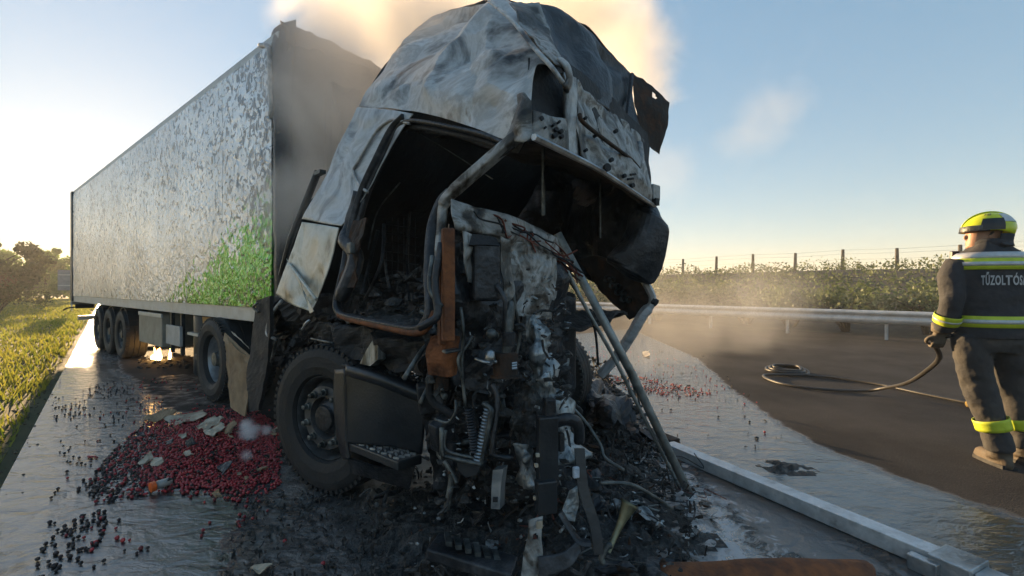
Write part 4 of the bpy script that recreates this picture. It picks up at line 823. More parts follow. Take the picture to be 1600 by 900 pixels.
# front step box and step behind the wheel arch
def SB(px, py, dY=0): 
    t = max(0, min(1, (px - 528) / 140)); return W(px, py, 2.86 - .42 * t + .14 * t * t + dY)
MB().sheet([[SB(541, 578), SB(590, 592, -.03), SB(622, 602, -.02), SB(668, 618, .02)], [SB(543, 630), SB(590, 645, -.02), SB(618, 650, 0), SB(665, 662, .03)], [SB(541, 690), SB(590, 694, .02), SB(616, 696, .04), SB(660, 708, .06)]], 34, 30, .004, 3, 0, 2, .02).build('step_housing', 'dark_plastic', tk, smooth=True)
MB().sheet([[SB(527, 577, .1), SB(543, 576, -.01)], [SB(526, 630, .1), SB(545, 632, -.01)], [SB(532, 690, .1), SB(546, 692, -.01)], [SB(540, 716, .1), SB(549, 716, -.01)]], 6, 20, .002, 3, 0, 4, .02).build('wheel_arch_edge', 'dark_plastic', tk, smooth=True)
MB().sheet([[SB(528, 571, .25), SB(600, 582, .35), SB(668, 598, .35)], [SB(541, 573, -.02), SB(600, 590, -.05), SB(670, 617, .0)], [SB(542, 584, -.02), SB(600, 603, -.05), SB(671, 632, .0)]], 30, 10, .006, 6, .004, 2, .015).build('step_top', 'dark_plastic', tk, smooth=True)
MB().tube(spline([SB(604, 606, -.03), SB(602, 640, -.02), SB(606, 692, .02)], 5), .007, 6).build('housing_ridge', 'soot_sheen', tk, smooth=True)
sq = [G(543, 691, .44), G(622, 722, .44), G(660, 711, .44), G(598, 687, .44)]
st = MB().prism(sq, (0, 0, -.05)).build('step', 'dark_plastic', tk, bevel=.008)
for r_ in range(4):
    for k in range(8):
        u, v = (k + .7) / 8.6, (r_ + .7) / 4.6; c = sq[0].lerp(sq[1], u).lerp(sq[3].lerp(sq[2], u), v)
        ex = (sq[1] - sq[0]).normalized(); ex = (Matrix.Rotation(R(25 if k % 2 else -25), 3, 'Z') @ ex); MB().box(c + ZV * .004, (.034, .009, .012), (ex, ZV.cross(ex), ZV)).build('tread_cleat', 'alloy', st)
MB().sheet([[SB(546, 714, .03), SB(600, 730, .03), SB(650, 726, .05)], [SB(552, 737, .08), SB(600, 750, .08), SB(640, 762, .12)]], 14, 8, .008, 5, .006, 2, .015).build('step_bracket', 'soot_sheen', tk)
mb = MB(); scraps(mb, lambda: SB(rnd.uniform(560, 668), rnd.uniform(580, 600), rnd.uniform(.02, .35)), 130, rnd, .015, .05)
tag(mb.build('cab_scraps', 'charcoal', tk), kind='stuff')
MB().prism([N(x, y, .05) for x, y in ((583, 530), (590, 540), (590, 562), (578, 572), (562, 568), (572, 548))], -UR * .05).build('melted_bracket', 'melted_alloy', tk)
MB().sheet([[N(505, 500, .1), N(560, 512, .1), N(660, 535, .1)], [N(505, 545, .15), N(560, 560, .15), N(660, 590, .15)]], 26, 14, .05, 5, .06, 4, .02, .02).build('sill_remains', 'soot', tk)
# wreck behind the wheel: burnt fairing, brackets, loose rods
MB().sheet([[N(405, 470, .05), N(428, 462, .02)], [N(394, 560, .1), N(425, 555, .05)], [N(380, 645, .15), N(410, 640, .1)]], 8, 30, .012, 4, .01, 3, .03).build('side_fairing', 'soot', tk)
MB().sheet([[N(425, 465, .1), N(470, 478, .1), N(520, 500, .12)], [N(415, 520, .3), N(470, 530, .3), N(520, 545, .3)], [N(430, 575, .45), N(470, 560, .5), N(520, 570, .5)]], 24, 20, .06, 5, .06, 14, .02, .02).build('mudguard_remains', 'soot', tk)
for pts, r_, m_ in (([(440, 470, .05), (425, 490, .03), (417, 515, .02), (420, 525, .02), (432, 530, .05)], .014, 'ashed_steel'), ([(472, 515, .0), (478, 505, .0), (484, 500, .02)], .008, 'alloy'), ([(486, 529, .05), (520, 536, .05)], .008, 'dull_tube'), ([(432, 530, .03), (428, 548, .03), (424, 565, .05)], .014, 'dull_tube'), ([(404, 488, .0), (396, 480, -.02), (402, 474, -.02)], .012, 'dull_tube')):
    MB().tube(spline([N(*q) for q in pts], 6), r_, 8).build('loose_rod', m_, tk, smooth=True)
mb = MB(); scraps(mb, lambda: N(rnd.uniform(420, 540), rnd.uniform(490, 560), rnd.uniform(.1, .5)), 110, rnd, .02, .07)
tag(mb.build('wheel_arch_wreckage', 'charcoal', tk), kind='stuff')
# drooping far pillar
MB().sheet([[W(905, 405, 3.9), W(935, 400, 3.75), W(990, 425, 3.6)], [W(935, 450, 3.85), W(960, 440, 3.7), W(1000, 440, 3.58)], [W(975, 490, 3.75), W(990, 470, 3.65), W(1008, 455, 3.55)], [W(985, 500, 3.72), W(1002, 486, 3.62), W(1022, 470, 3.55)]], 16, 26, .02, 6, .02, 7, .012, .01).build('far_pillar', 'rust_dark', tk)
for i in range(8):
    c = W(948 + i * 4.2 + (i % 2) * 5, 436 + i * 5.2 - (i % 2) * 4, 3.64)
    MB().lathe([(.02, -.02), (.028, 0), (.02, .02)], c, (.2, -1, .2), 10, close=True).build('pillar_hole_rim', 'dull_tube', tk)
MB().tube(spline([W(1008, 440, 3.55), W(1020, 470, 3.52), W(1004, 492, 3.54), W(985, 525, 3.55), W(960, 562, 3.56), W(938, 586, 3.58)], 5), [.05] * 8 + [.07] * 12 + [.06] * 6, 6, flat=.5).build('hanging_arm', 'ashed_steel', tk)
MB().tube([W(1020, 470, 3.5), W(1026, 474, 3.48)], .03, 6).build('arm_bolt', 'soot', tk)

# ------------------------------------------------------------------ charred heap and loose wreckage on the road
def heap(name, pp, hmax, seed, label, m='charcoal', e=.35):
    poly = gpoly(pp); xs = [p[0] for p in poly]; ys = [p[1] for p in poly]; st = .035; nx, ny = int((max(xs) - min(xs)) / st), int((max(ys) - min(ys)) / st)
    vs, idx, fs = [], {}, []
    for j in range(ny + 1):
        for i in range(nx + 1):
            x, y = min(xs) + i * st, min(ys) + j * st; d = polydist(x, y, poly)
            if d < -.02: continue
            q = Vector((x, y, seed)); h = hmax * min(1, max(0, d) / e) * (.45 + .55 * noise.fractal(q * 2.2, 1, 2, 3)) + max(0, min(1, d / .12)) * .06 * noise.fractal(q * 11, 1, 2, 4)
            idx[(i, j)] = len(vs); vs.append(Vector((x, y, max(-.02, h))))
    for j in range(ny):
        for i in range(nx):
            k = [(i, j), (i + 1, j), (i + 1, j + 1), (i, j + 1)]
            if all(q in idx for q in k): fs.append(tuple(idx[q] for q in k))
    return tag(MB().add(vs, fs).build(name, m), label, 'debris', kind='stuff')
heap('ash_heap', [(640, 770), (720, 740), (860, 740), (900, 650), (960, 640), (1010, 700), (1060, 760), (1080, 830), (1060, 960), (880, 1000), (640, 960), (560, 860)], .13, 1.3, 'black heap of ash and charred scraps below the burnt engine')
heap('ash_heap', [(880, 560), (935, 585), (985, 620), (1020, 690), (1010, 760), (960, 760), (900, 700), (870, 640)], .26, 7.7, 'charred wreckage heap beside the burnt cab under the leaning bar', e=.5)
rnd = random.Random(55)
def on_heap(poly, zmax):
    P = gpoly(poly); xs = [p[0] for p in P]; ys = [p[1] for p in P]
    def f():
        while True:
            x, y = rnd.uniform(min(xs), max(xs)), rnd.uniform(min(ys), max(ys))
            if inpoly(x, y, P): return Vector((x, y, rnd.random() ** 2 * zmax + .01))
    return f
mb = MB(); scraps(mb, on_heap([(560, 790), (640, 740), (880, 720), (900, 640), (960, 630), (1060, 740), (1090, 830), (1060, 960), (560, 960)], .13), 1500, rnd, .012, .05)
tag(mb.build('charred_scraps', 'charcoal'), 'small charred scraps strewn over the road below the engine', 'debris', kind='stuff')
mb = MB(); scraps(mb, on_heap([(880, 575), (940, 585), (1010, 660), (1040, 720), (960, 760), (880, 690)], .3), 500, rnd, .02, .09)
tag(mb.build('charred_scraps', 'charcoal'), 'tangled charred strips lying beside the burnt cab', 'debris', kind='stuff')
mb = MB(); scraps(mb, on_heap([(380, 800), (430, 770), (560, 770), (640, 800), (600, 960), (380, 960), (330, 900)], .015), 500, rnd, .008, .028)
tag(mb.build('charred_scraps', 'charcoal'), 'fine black flakes scattered on wet road before the front wheel', 'debris', kind='stuff')
mb = MB(); scraps(mb, on_heap([(900, 520), (1010, 520), (1110, 560), (1200, 650), (1250, 720), (1120, 740), (1040, 680), (960, 610)], .006), 260, rnd, .008, .03)
tag(mb.build('charred_scraps', 'charcoal'), 'dark crumbs scattered over the wet lane beyond the leaning bar', 'debris', kind='stuff')
for m_, n_, lab in (('melted_alloy', 420, 'pale flakes of ash and melted metal strewn through the black heap'), ('rust_dark', 420, 'rusty brown scraps strewn through the black heap')):
    mb = MB(); scraps(mb, on_heap([(640, 800), (760, 760), (880, 730), (900, 640), (970, 640), (1060, 730), (1120, 800), (1130, 880), (1000, 960), (640, 960)], .14), n_, rnd, .006, .028)
    tag(mb.build('ash_flakes', m_), lab, 'debris', kind='stuff')
for i in range(26):
    f_ = on_heap([(700, 790), (880, 740), (910, 650), (970, 650), (1060, 750), (1060, 860), (900, 930), (700, 930)], .02); c = f_(); c.z = .05
    q = [c + Vector((rnd.gauss(0, .05) + .07 * k, rnd.gauss(0, .05), abs(rnd.gauss(0, .05)))) for k in range(5)]
    tag(MB().tube(spline(q, 4), rnd.uniform(.0025, .005), 5).build('burnt_wire', ('soot_sheen', 'dull_tube', 'copper_wire')[i % 3]), ('thin blackened wire curling over the ash heap', 'thin grey wire curling over the ash heap', 'thin copper coloured wire curling over the ash heap')[i % 3], 'wire', ('black wires on the ash heap', 'grey wires on the ash heap', 'copper wires on the ash heap')[i % 3])
heap('ash_clump', [(1178, 726), (1205, 718), (1240, 724), (1282, 734), (1276, 744), (1215, 742)], .03, 3.1, 'flat black clump of burnt residue behind the pale metal beam', e=.12)
heap('ash_clump', [(1062, 842), (1090, 830), (1125, 834), (1140, 852), (1100, 868), (1070, 862)], .03, 4.1, 'black clump of burnt residue in the foam above the rusty panel', e=.1)
# pale beam
bd = (G(1500, 880) - G(1060, 700)).normalized(); bn = Vector((-bd.y, bd.x, 0))
bm_ = thing('metal_beam', 'long straight pale ash dusted metal beam lying across the wet road', 'beam', G(1280, 790))
A, B_ = G(1046, 690, .09), G(1484, 868, .09)
MB().box((A + B_) / 2 - ZV * .045, ((B_ - A).length, .115, .085), (bd, bn, ZV)).build('beam_section', 'ash_white_beam', bm_, bevel=.004)
C = G(955, 640, .09)
MB().box((A + C) / 2 - ZV * .047 - bd * .03, ((C - A).length - .03, .11, .08), (bd, bn, ZV)).build('beam_section', 'rust_dark', bm_, bevel=.004)
MB().box(B_ - ZV * .04 + bd * .03, (.16, .19, .1), (bd, bn, ZV)).build('joint_sleeve', 'alloy', bm_, bevel=.006)
MB().box(B_ - ZV * .055 - bn * .1 - bd * .06, (.12, .05, .075), (bd, bn, ZV)).build('joint_sleeve', 'alloy', bm_, bevel=.006)
MB().box(B_ - ZV * .05 + bd * .42, (.62, .13, .08), (bd, bn, ZV)).build('beam_section', 'alloy', bm_, bevel=.004)
# leaning bars
MB().tube([G(1077, 772, .02), W(985, 580, 3.0), W(871, 365, 2.86)], [.036, .036, .034], 10, flat=.75).build('leaning_bar', 'grey_bar', None, smooth=True)
tag(bpy.data.objects['leaning_bar'], 'thick grey metal bar leaning from the dashboard down to the road', 'metal bar')
tag(MB().tube(spline([W(872, 395, 2.75), W(915, 480, 2.8), W(960, 560, 2.9), W(1000, 640, 3.0), G(1062, 762, .01)], 6), .012, 6).build('thin_rod', 'grey_bar', smooth=True), 'thin bent rod hanging beside the thick leaning bar', 'metal rod')
tag(MB().tube(spline([W(878, 420, 2.8), W(925, 500, 2.9), W(935, 570, 2.95)], 5), .008, 6).build('thin_rod', 'soot_sheen', smooth=True), 'short dark rod hanging from the dashboard behind the thin bent rod', 'metal rod')
# individual pieces in the foreground heap
def single(name, mb, m, label, cat, **k): return tag(mb.build(name, m, **k), label, cat)
gx = (Vector((.93, .36, .0)), Vector((-.36, .93, 0)), ZV)
g1 = thing('step_grating', 'black footstep with jagged metal treads lying in the ash', 'step', W(740, 880, 1.98))
fx = (W(800, 878, 1.95) - W(690, 845, 2.02)).normalized(); fy = ZV.cross(fx).normalized()
MB().box(W(738, 872, 2.0), (.38, .14, .05), (fx, fy, fx.cross(fy))).build('tray', 'soot_sheen', g1, bevel=.008)
for i in range(7):
    c = W(700 + i * 15, 842 + i * 5.5, 2.01); MB().box(c, (.026, .075, .02), ((fx + fy * .5).normalized(), (fy - fx * .5).normalized(), ZV)).build('tread_tooth', 'dull_tube', g1)
hn = thing('air_horn', 'brass coloured trumpet air horn standing upside down in the ash', 'horn', W(952, 862, 2.05))
a, b_ = W(950, 862, 2.05), W(984, 786, 2.12); d = b_ - a
MB().lathe([(.012, 0), (.014, .1), (.02, .15), (.036, .215), (.045, d.length), (.04, d.length - .004), (.03, .21), (.01, .15)], a, d, 24).build('trumpet', mat('tarnished_brass', [(.3, (.10, .095, .06)), (.6, (.26, .25, .16)), (.8, (.15, .13, .1))], 8, 7, (.35, .6), .7, .2, 40), hn, smooth=True)
MB().tube(spline([a + d * .1, W(950, 852, 2.05), W(940, 870, 2.04), W(942, 880, 2.04)], 5), .014, 8).build('horn_neck', 'dull_tube', hn, smooth=True)
pb = thing('perforated_bracket', 'pale pressed steel bracket with round holes standing in the ash', 'bracket', W(833, 880, 1.95))
mb = MB().sheet([[W(826, 812, 1.95), W(848, 806, 1.96)], [W(824, 840, 1.94), W(846, 836, 1.95)], [W(818, 868, 1.93), W(848, 864, 1.94)], [W(814, 900, 1.92), W(846, 902, 1.93)]], 8, 26, .01, 12, .008, 3, .006)
mb.f = [f for f in mb.f if not any(((sum((mb.v[i] for i in f), Vector()) / len(f)) - W(x, y, 1.945)).length < rr for x, y, rr in ((836, 838, .014), (833, 856, .008), (842, 822, .007)))]
mb.build('plate', 'bare_patchy_steel', pb)
MB().box(W(843, 820, 1.93), (.026, .006, .03), gx).build('tab', 'pale_card', pb)
single('bent_rail', MB().sheet([[W(897, 700, 2.12), W(912, 700, 2.12)], [W(902, 760, 2.08), W(918, 760, 2.08)], [W(920, 820, 2.04), W(936, 820, 2.04)], [W(926, 862, 2.02), W(941, 862, 2.02)]], 4, 24, .004, 9, 0, 3, .03), 'dark_plastic', 'upright black channel leaning against the engine beside the horn', 'rail')
single('bent_strap', MB().tube(spline([W(875, 800, 2.02), W(890, 825, 2.0), W(905, 845, 1.98), W(922, 848, 1.98)], 5), .022, 6, flat=.5), 'soot_sheen', 'bent dark strap sloping between two upright brackets', 'strap')
single('curved_plate', MB().sheet([[W(840, 870, 1.92), W(880, 862, 1.94), W(905, 840, 1.98)], [W(842, 905, 1.9), W(885, 890, 1.92), W(908, 862, 1.96)]], 18, 8, .008, 5, .006, 3, .006), 'soot_sheen', 'curved smooth dark metal plate at the foot of the perforated bracket', 'metal plate', smooth=True)
single('alloy_shard', MB().sheet([[W(890, 765, 2.16), W(902, 758, 2.16)], [W(882, 790, 2.14), W(903, 790, 2.14)], [W(876, 812, 2.12), W(898, 815, 2.12)]], 8, 14, .02, 9, .02, 6, .006, .01), 'melted_alloy', 'triangular pale melted shard below the engine front', 'metal shard')
single('bent_pipe', MB().tube(spline([W(938, 754, 2.3), W(985, 757, 2.35), W(1020, 775, 2.4), W(1050, 795, 2.45)], 5), .01, 7), 'dull_tube', 'thin bent pipe lying over the ash heap behind the horn', 'pipe', smooth=True)
single('burnt_cable', MB().tube(spline([W(890, 632, 2.5), W(915, 660, 2.45), W(938, 695, 2.4), W(945, 715, 2.36), W(975, 735, 2.3)], 6), .009, 6), 'dull_tube', 'burnt cable looping down from the engine to the ash', 'cable', smooth=True)
single('crushed_sheet', MB().sheet([[G(880, 600, .38), G(930, 592, .30), G(985, 640, .2)], [G(885, 630, .2), G(940, 630, .32), G(1000, 680, .15)], [G(900, 660, .12), G(945, 665, .2), G(1015, 700, .06)]], 26, 22, .09, 4, .1, 5, .01, .04), 'soot_sheen', 'crushed blackened body sheet lying beside the burnt cab', 'metal sheet')
single('long_strip', MB().sheet([[G(920, 610, .12), G(985, 650, .1), G(1045, 694, .06)], [G(916, 622, .1), G(980, 664, .08), G(1040, 704, .04)]], 26, 4, .02, 5, .03, 5, .01, .02), 'soot_sheen', 'long twisted black strip joining the wreck heap to the pale beam', 'metal strip')
single('white_clip', MB().box(W(900, 738, 2.05), (.03, .02, .05), gx), 'ash_wool', 'small pale plastic clip caught between the upright brackets', 'clip', bevel=.006)
rp = thing('rusty_panel', 'rust red rounded metal panel lying in front of the ash heap', 'metal panel', G(1190, 905))
MB().sheet([[W(1030, 880, 2.14), W(1200, 876, 2.16), W(1335, 876, 2.18), W(1362, 884, 2.2)], [W(1032, 888, 2.1), W(1200, 884, 2.12), W(1340, 884, 2.14), W(1366, 892, 2.16)], [W(1035, 912, 2.03), W(1200, 908, 2.05), W(1340, 908, 2.07), W(1366, 916, 2.09)], [W(1035, 940, 1.98), W(1200, 936, 2.0), W(1330, 936, 2.0), W(1360, 936, 2.02)]], 44, 14, .008, 3, .006, 2, .01).build('panel_skin', 'rust', rp, smooth=True)
for y in (893, 899): MB().tube([W(1085, y, 2.085), W(1220, y - 3, 2.1), W(1335, y - 2, 2.12)], .006, 5).build('panel_rib', 'rust', rp)
MB().sheet([[W(1010, 876, 2.18), W(1052, 878, 2.16)], [W(1012, 910, 2.04), W(1056, 912, 2.03)]], 10, 10, .02, 8, .02, 3, .008, .01).build('burnt_end', 'soot_sheen', rp)
# dark lumps and pieces: countable bigger fragments in the heap
mx = ['soot_sheen', 'charcoal', 'rust_dark', 'soot_sheen', 'melted_alloy']
fh = on_heap([(600, 800), (700, 770), (860, 770), (900, 690), (960, 680), (1050, 770), (1070, 850), (1000, 940), (600, 940)], .05)
for i in range(44):
    c = fh(); c.z = .05 + rnd.random() * .06; e = Euler((rnd.gauss(0, .5), rnd.gauss(0, .5), rnd.random() * 6.3)).to_matrix(); X, Y_, Z_ = (e.col[j].copy() for j in range(3)); s_ = rnd.uniform(.05, .13)
    mb = MB()
    if i % 3 == 0: mb.tube(spline([c - X * s_, c + Z_ * s_ * .3, c + X * s_ * .7, c + X * s_ + Y_ * s_ * .5], 3), rnd.uniform(.006, .014), 6)
    else: mb.sheet([[c - X * s_ - Y_ * s_ * .3, c + Z_ * s_ * .2 - Y_ * s_ * .4, c + X * s_ - Y_ * s_ * .2], [c - X * s_ * .8 + Y_ * s_ * .3, c + Y_ * s_ * .5, c + X * s_ * .9 + Y_ * s_ * .3]], 8, 5, .03, 9, .03, i, .006, .01)
    tag(mb.build('metal_fragment', mx[i % 5]), 'bent blackened metal fragment lying in the ash heap below the engine', 'fragment', 'metal fragments in the ash heap')

# ------------------------------------------------------------------ spilled fruit, cardboard, litter
v0, f0 = ico(2)
fm = bpy.data.meshes.new('fruit'); fm.from_pydata([Vector((v.x, v.y, v.z * .92)) * (1 + .05 * noise.noise(v * 2)) for v in v0], [], f0); fm.shade_smooth(); fm.materials.append(MATS['fruit'])
fm2 = fm.copy(); fm2.materials.clear(); fm2.materials.append(MATS['charred_fruit'])
rnd = random.Random(21)
pile = gpoly([(240, 655), (330, 640), (400, 640), (440, 670), (440, 760), (400, 790), (330, 775), (250, 770), (150, 790), (130, 760), (190, 690)])
core = gpoly([(290, 665), (400, 650), (436, 690), (436, 750), (390, 765), (300, 765), (215, 760), (230, 720)])
spread = gpoly([(80, 620), (200, 590), (420, 600), (430, 800), (330, 850), (200, 880), (60, 900), (70, 800), (95, 720)])
trail = gpoly([(60, 860), (110, 810), (170, 800), (160, 850), (110, 890), (50, 910)])
def pick(poly, dens, hgt=0.0, e=.5):
    xs = [p[0] for p in poly]; ys = [p[1] for p in poly]; out = []
    for _ in range(int(dens * (max(xs) - min(xs)) * (max(ys) - min(ys)))):
        x, y = rnd.uniform(min(xs), max(xs)), rnd.uniform(min(ys), max(ys))
        if inpoly(x, y, poly):
            d = polydist(x, y, poly); r = rnd.uniform(.008, .0125)
            out.append((Vector((x, y, r * .9 + hgt * min(1, d / e) * rnd.random() ** .5)), r))
    return out
fr_ = pick(core, 2300, .045, .35) + pick(pile, 1100, .02) + [q for q in pick(spread, 150) if noise.noise(Vector((q[0].x * 2.2, q[0].y * 2.2, 3))) + rnd.uniform(-.3, .3) > .05] + pick(trail, 420)
right = gpoly([(925, 585), (1010, 590), (1090, 608), (1120, 618), (1060, 622), (980, 612)]); rs = gpoly([(900, 540), (1010, 545), (1140, 590), (1200, 640), (1080, 640), (950, 590)])
fr_ += pick(right, 300, .02) + pick(rs, 14)
fr_ += [(G(x, y, .012), .013) for x, y in ((1195, 675), (445, 845), (505, 880), (450, 590), (460, 560))]
fr_.sort(key=lambda q: -q[1] / q[0].y * (1 if True else 0))
def charred(p):
    px = 800 + p.x / p.y * F; py = 450 + H * F / p.y
    if px > 800: return rnd.random() < .25
    c = .97 - max(0, min(1, (px - 115) / 150)) * .85 + (.25 if py < 640 else 0)
    return rnd.random() < c
mbr, mbc = MB(), MB(); v1, f1 = ico(1); nred = nblk = 0
for p, r in fr_:
    ch = charred(p); px = 800 + p.x / p.y * F
    if (nred + nblk) < 300 and px < 700 and p.y < 4.2 and rnd.random() < .5:
        o = bpy.data.objects.new('fruit', fm2 if ch else fm); sc.collection.objects.link(o); o.location = p; o.scale = (r,) * 3; o.rotation_euler = (rnd.random() * 6, rnd.random() * 6, 0)
        if ch: tag(o, 'small round fruit charred black on the road beside the front wheel', 'fruit', 'charred fruit spilled on the road'); nblk += 1
        else: tag(o, 'small round red fruit spilled on the road beside the front wheel', 'fruit', 'red fruit spilled on the road'); nred += 1
    else:
        (mbc if ch else mbr).add([p + Vector((v.x, v.y, v.z * .92)) * r for v in v1], f1)
tag(mbr.build('spilled_fruit', 'fruit', smooth=True), 'mass of small red fruit spilled over the wet road', 'fruit', kind='stuff')
tag(mbc.build('spilled_fruit', 'charred_fruit', smooth=True), 'mass of blackened fruit scattered over the wet road', 'fruit', kind='stuff')
def flat(name, pts, z, m, label, cat, seed=1, th=.006, cr=.02):
    P = [G(x, y, z + dz) for x, y, dz in pts]
    mb = MB().sheet([[P[0], P[1]], [P[3], P[2]]], 12, 8, cr, 6, cr, seed, th, .028); return single(name, mb, m, label, cat)
flat('cardboard_sheet', [(222, 655, 0), (265, 638, .03), (275, 646, .02), (240, 662, 0)], .02, 'cardboard', 'brown cardboard flap lying flat behind the red fruit', 'cardboard', 2)
flat('cardboard_sheet', [(258, 655, 0), (315, 640, .02), (325, 650, .02), (275, 665, 0)], .02, 'pale_card', 'greyish cardboard sheet lying next to the brown flap', 'cardboard', 3)
flat('torn_card', [(305, 668, .02), (335, 648, .07), (350, 655, .05), (322, 676, .02)], .05, 'pale_card', 'pale torn card sticking up out of the fruit', 'card', 4)
flat('torn_card', [(318, 675, .02), (345, 660, .07), (352, 668, .05), (330, 682, .02)], .05, 'pale_card', 'crumpled pale card leaning on the torn one in the fruit', 'card', 5)
flat('torn_card', [(350, 672, .02), (362, 655, .1), (370, 662, .08), (358, 678, .02)], .05, 'cardboard', 'small brown card standing in fruit below the burnt fairing', 'card', 6)
flat('card_scrap', [(280, 682, .01), (292, 678, .02), (293, 683, .02), (284, 687, .01)], .03, 'pale_card', 'small white scrap lying beside the torn card', 'card', 7)
flat('card_scrap', [(217, 724, .01), (232, 712, .03), (236, 716, .02), (224, 728, .01)], .03, 'pale_card', 'folded white strip on the edge of the fruit', 'card', 8)
flat('card_scrap', [(236, 718, .01), (254, 712, .03), (256, 720, .02), (242, 726, .01)], .03, 'pale_card', 'pale tan scrap beside the folded white strip', 'card', 9)
flat('card_scrap', [(400, 735, .01), (418, 728, .02), (418, 732, .02), (404, 739, .01)], .02, 'cardboard', 'thin tan splinter at the foot of the front wheel', 'card', 10)
flat('card_scrap', [(392, 890, .01), (415, 880, .02), (425, 884, .02), (408, 896, .01)], .01, 'pale_card', 'yellowish scrap lying alone on the black wet road', 'card', 11)
flat('card_scrap', [(1004, 549, 0), (1014, 548, .03), (1015, 555, .03), (1005, 556, 0)], .02, 'pale_card', 'small pale block lying on the far wet lane', 'card', 12)
rnd2 = random.Random(31); 
for i in range(14):
    x, y = rnd2.uniform(215, 425), rnd2.uniform(668, 775); w_ = rnd2.uniform(5, 13)
    o = flat('card_crumb', [(x, y, .01), (x + w_, y - w_ * .4, .03), (x + w_ * 1.3, y + w_ * .2, .02), (x + w_ * .4, y + w_ * .5, .01)], .045, ('soot_sheen', 'cardboard', 'charcoal', 'pale_card')[i % 4], ('small charred flake lying on the red fruit', 'small torn card crumb lying on the red fruit')[i % 2], ('flake', 'card')[i % 2], 40 + i)
    o['group'] = ('charred flakes on the fruit', 'card crumbs on the fruit')[i % 2]
flat('dark_flap', [(340, 735, .02), (355, 722, .06), (362, 728, .05), (350, 742, .02)], .05, 'soot_sheen', 'black folded scrap lying in the middle of the red fruit', 'scrap', 13)
bt = thing('bottle', 'clear flattened bottle with bright orange cap lying in the fruit', 'bottle', G(252, 757))
a, b_ = G(234, 762, .045), G(270, 750, .05); d = b_ - a; L_ = d.length
MB().lathe([(.004, 0), (.033, .002), (.033, .03), (.026, .034)], a, d, 20).build('cap', 'orange_plastic', bt, smooth=False)
MB().lathe([(.026, .034), (.028, .05), (.028, L_ * .8), (.018, L_ * .95), (.004, L_)], a, d, 18).build('body', mat('cloudy_plastic', [(.3, (.2, .21, .2)), (.7, (.4, .41, .4))], 10, 5, (.2, .4), 0, .2, 40), bt, smooth=True)
# cardboard leaning on the drive wheel
cs = thing('cardboard_box', 'torn flattened cardboard box leaning against the drive wheel', 'cardboard', G(365, 640))
MB().sheet([[W(352, 522, 5.0), W(372, 545, 4.75), W(392, 560, 4.6)], [W(354, 575, 4.95), W(372, 590, 4.75), W(393, 600, 4.6)], [W(358, 622, 4.9), W(368, 640, 4.7), W(384, 650, 4.55)]], 14, 16, .02, 3, .02, 4, .012, .01).build('panel', 'cardboard', cs)
MB().sheet([[W(352, 520, 5.02), W(392, 556, 4.62)], [W(350, 532, 4.98), W(388, 568, 4.6)]], 10, 4, .01, 4, .01, 5, .01).build('flap', 'cardboard', cs)
MB().sheet([[W(360, 518, 5.0), W(366, 522, 4.95)], [W(384, 538, 4.7), W(388, 545, 4.62)]], 4, 6, .01, 4, .02, 6, .006, .02).build('torn_edge', 'pale_card', cs)
# ------------------------------------------------------------------ flame under the trailer
fl = thing('flame', 'small bright fire burning on the road under the trailer', 'fire', G(250, 562))
FM = bpy.data.materials.new('flame'); FM.use_nodes = True; nt = FM.node_tree; b = nt.nodes['Principled BSDF']
tc = nt.nodes.new('ShaderNodeTexCoord'); sp = nt.nodes.new('ShaderNodeSeparateXYZ'); nt.links.new(tc.outputs['Object'], sp.inputs[0])
r = ramp(nt, [(.0, (1, .62, .22)), (.12, (1, .5, .12)), (.3, (1, .25, .03))]); nt.links.new(sp.outputs[2], r.inputs[0])
nt.links.new(r.outputs[0], b.inputs['Emission Color']); b.inputs['Emission Strength'].default_value = 10; b.inputs['Base Color'].default_value = (.1, .03, 0, 1)
q = random.Random(6)
for i in range(9):
    c = G(250, 562) + Vector((q.gauss(0, .09), q.gauss(0, .06), 0)); h = q.uniform(.08, .24); r_ = q.uniform(.02, .04)
    pts = spline([c, c + Vector((q.gauss(0, .03), 0, h * .4)), c + Vector((q.gauss(0, .05), 0, h))], 5)
    MB().tube(pts, [r_ * (.5 + 1.2 * t - 1.7 * t * t) + .003 for t in [k / (len(pts) - 1) for k in range(len(pts))]], 9).build('flame_tongue', FM, fl, smooth=True)
mb = MB()
for i in range(90): mb.rock(G(q.uniform(215, 330), q.uniform(556, 575), .01), q.uniform(.01, .04), i, 1, (1, 1, .5))
tag(mb.build('embers', 'charcoal'), 'charred bits scattered around the small fire under the trailer', 'debris', kind='stuff')

# ------------------------------------------------------------------ fire hose
cc = G(1228, 583); coil = []
for i in range(44):
    t = i / 12 * 2 * math.pi; rr = .36 - .05 * i / 12; coil.append(cc + Vector((math.cos(t) * rr * 1.05 + .02 * math.sin(t * 3), math.sin(t) * rr, .03 + .012 * (i // 12) * 2)))
coil.reverse()
hand = Vector((3.73, 3.60, 0)) + Matrix.Rotation(R(-8), 3, 'Z') @ Vector((-.305, .125, .95))
first = [hand + Vector((.03, -.12, .06)), hand, W(1468, 558, 3.95), W(1447, 580, 4.4), W(1418, 598, 5.05), W(1384, 606, 5.75), G(1345, 611, .03), G(1270, 607, .03), G(1215, 598, .03)]
last = [G(1260, 586, .03), G(1300, 590, .03), G(1370, 600, .03), G(1440, 615, .03), G(1525, 632, .03)]
start = G(1192, 588, .03)
hp = [Vector((p.x, p.y, max(p.z, .021))) for p in spline(first + [G(1194, 586, .03)] + coil[::-1][9:] + last, 5)]
tag(MB().tube(hp, .02, 10).build('fire_hose', 'hose_rubber', smooth=True), 'black rubber fire hose coiled on the road and held by the firefighter', 'hose')
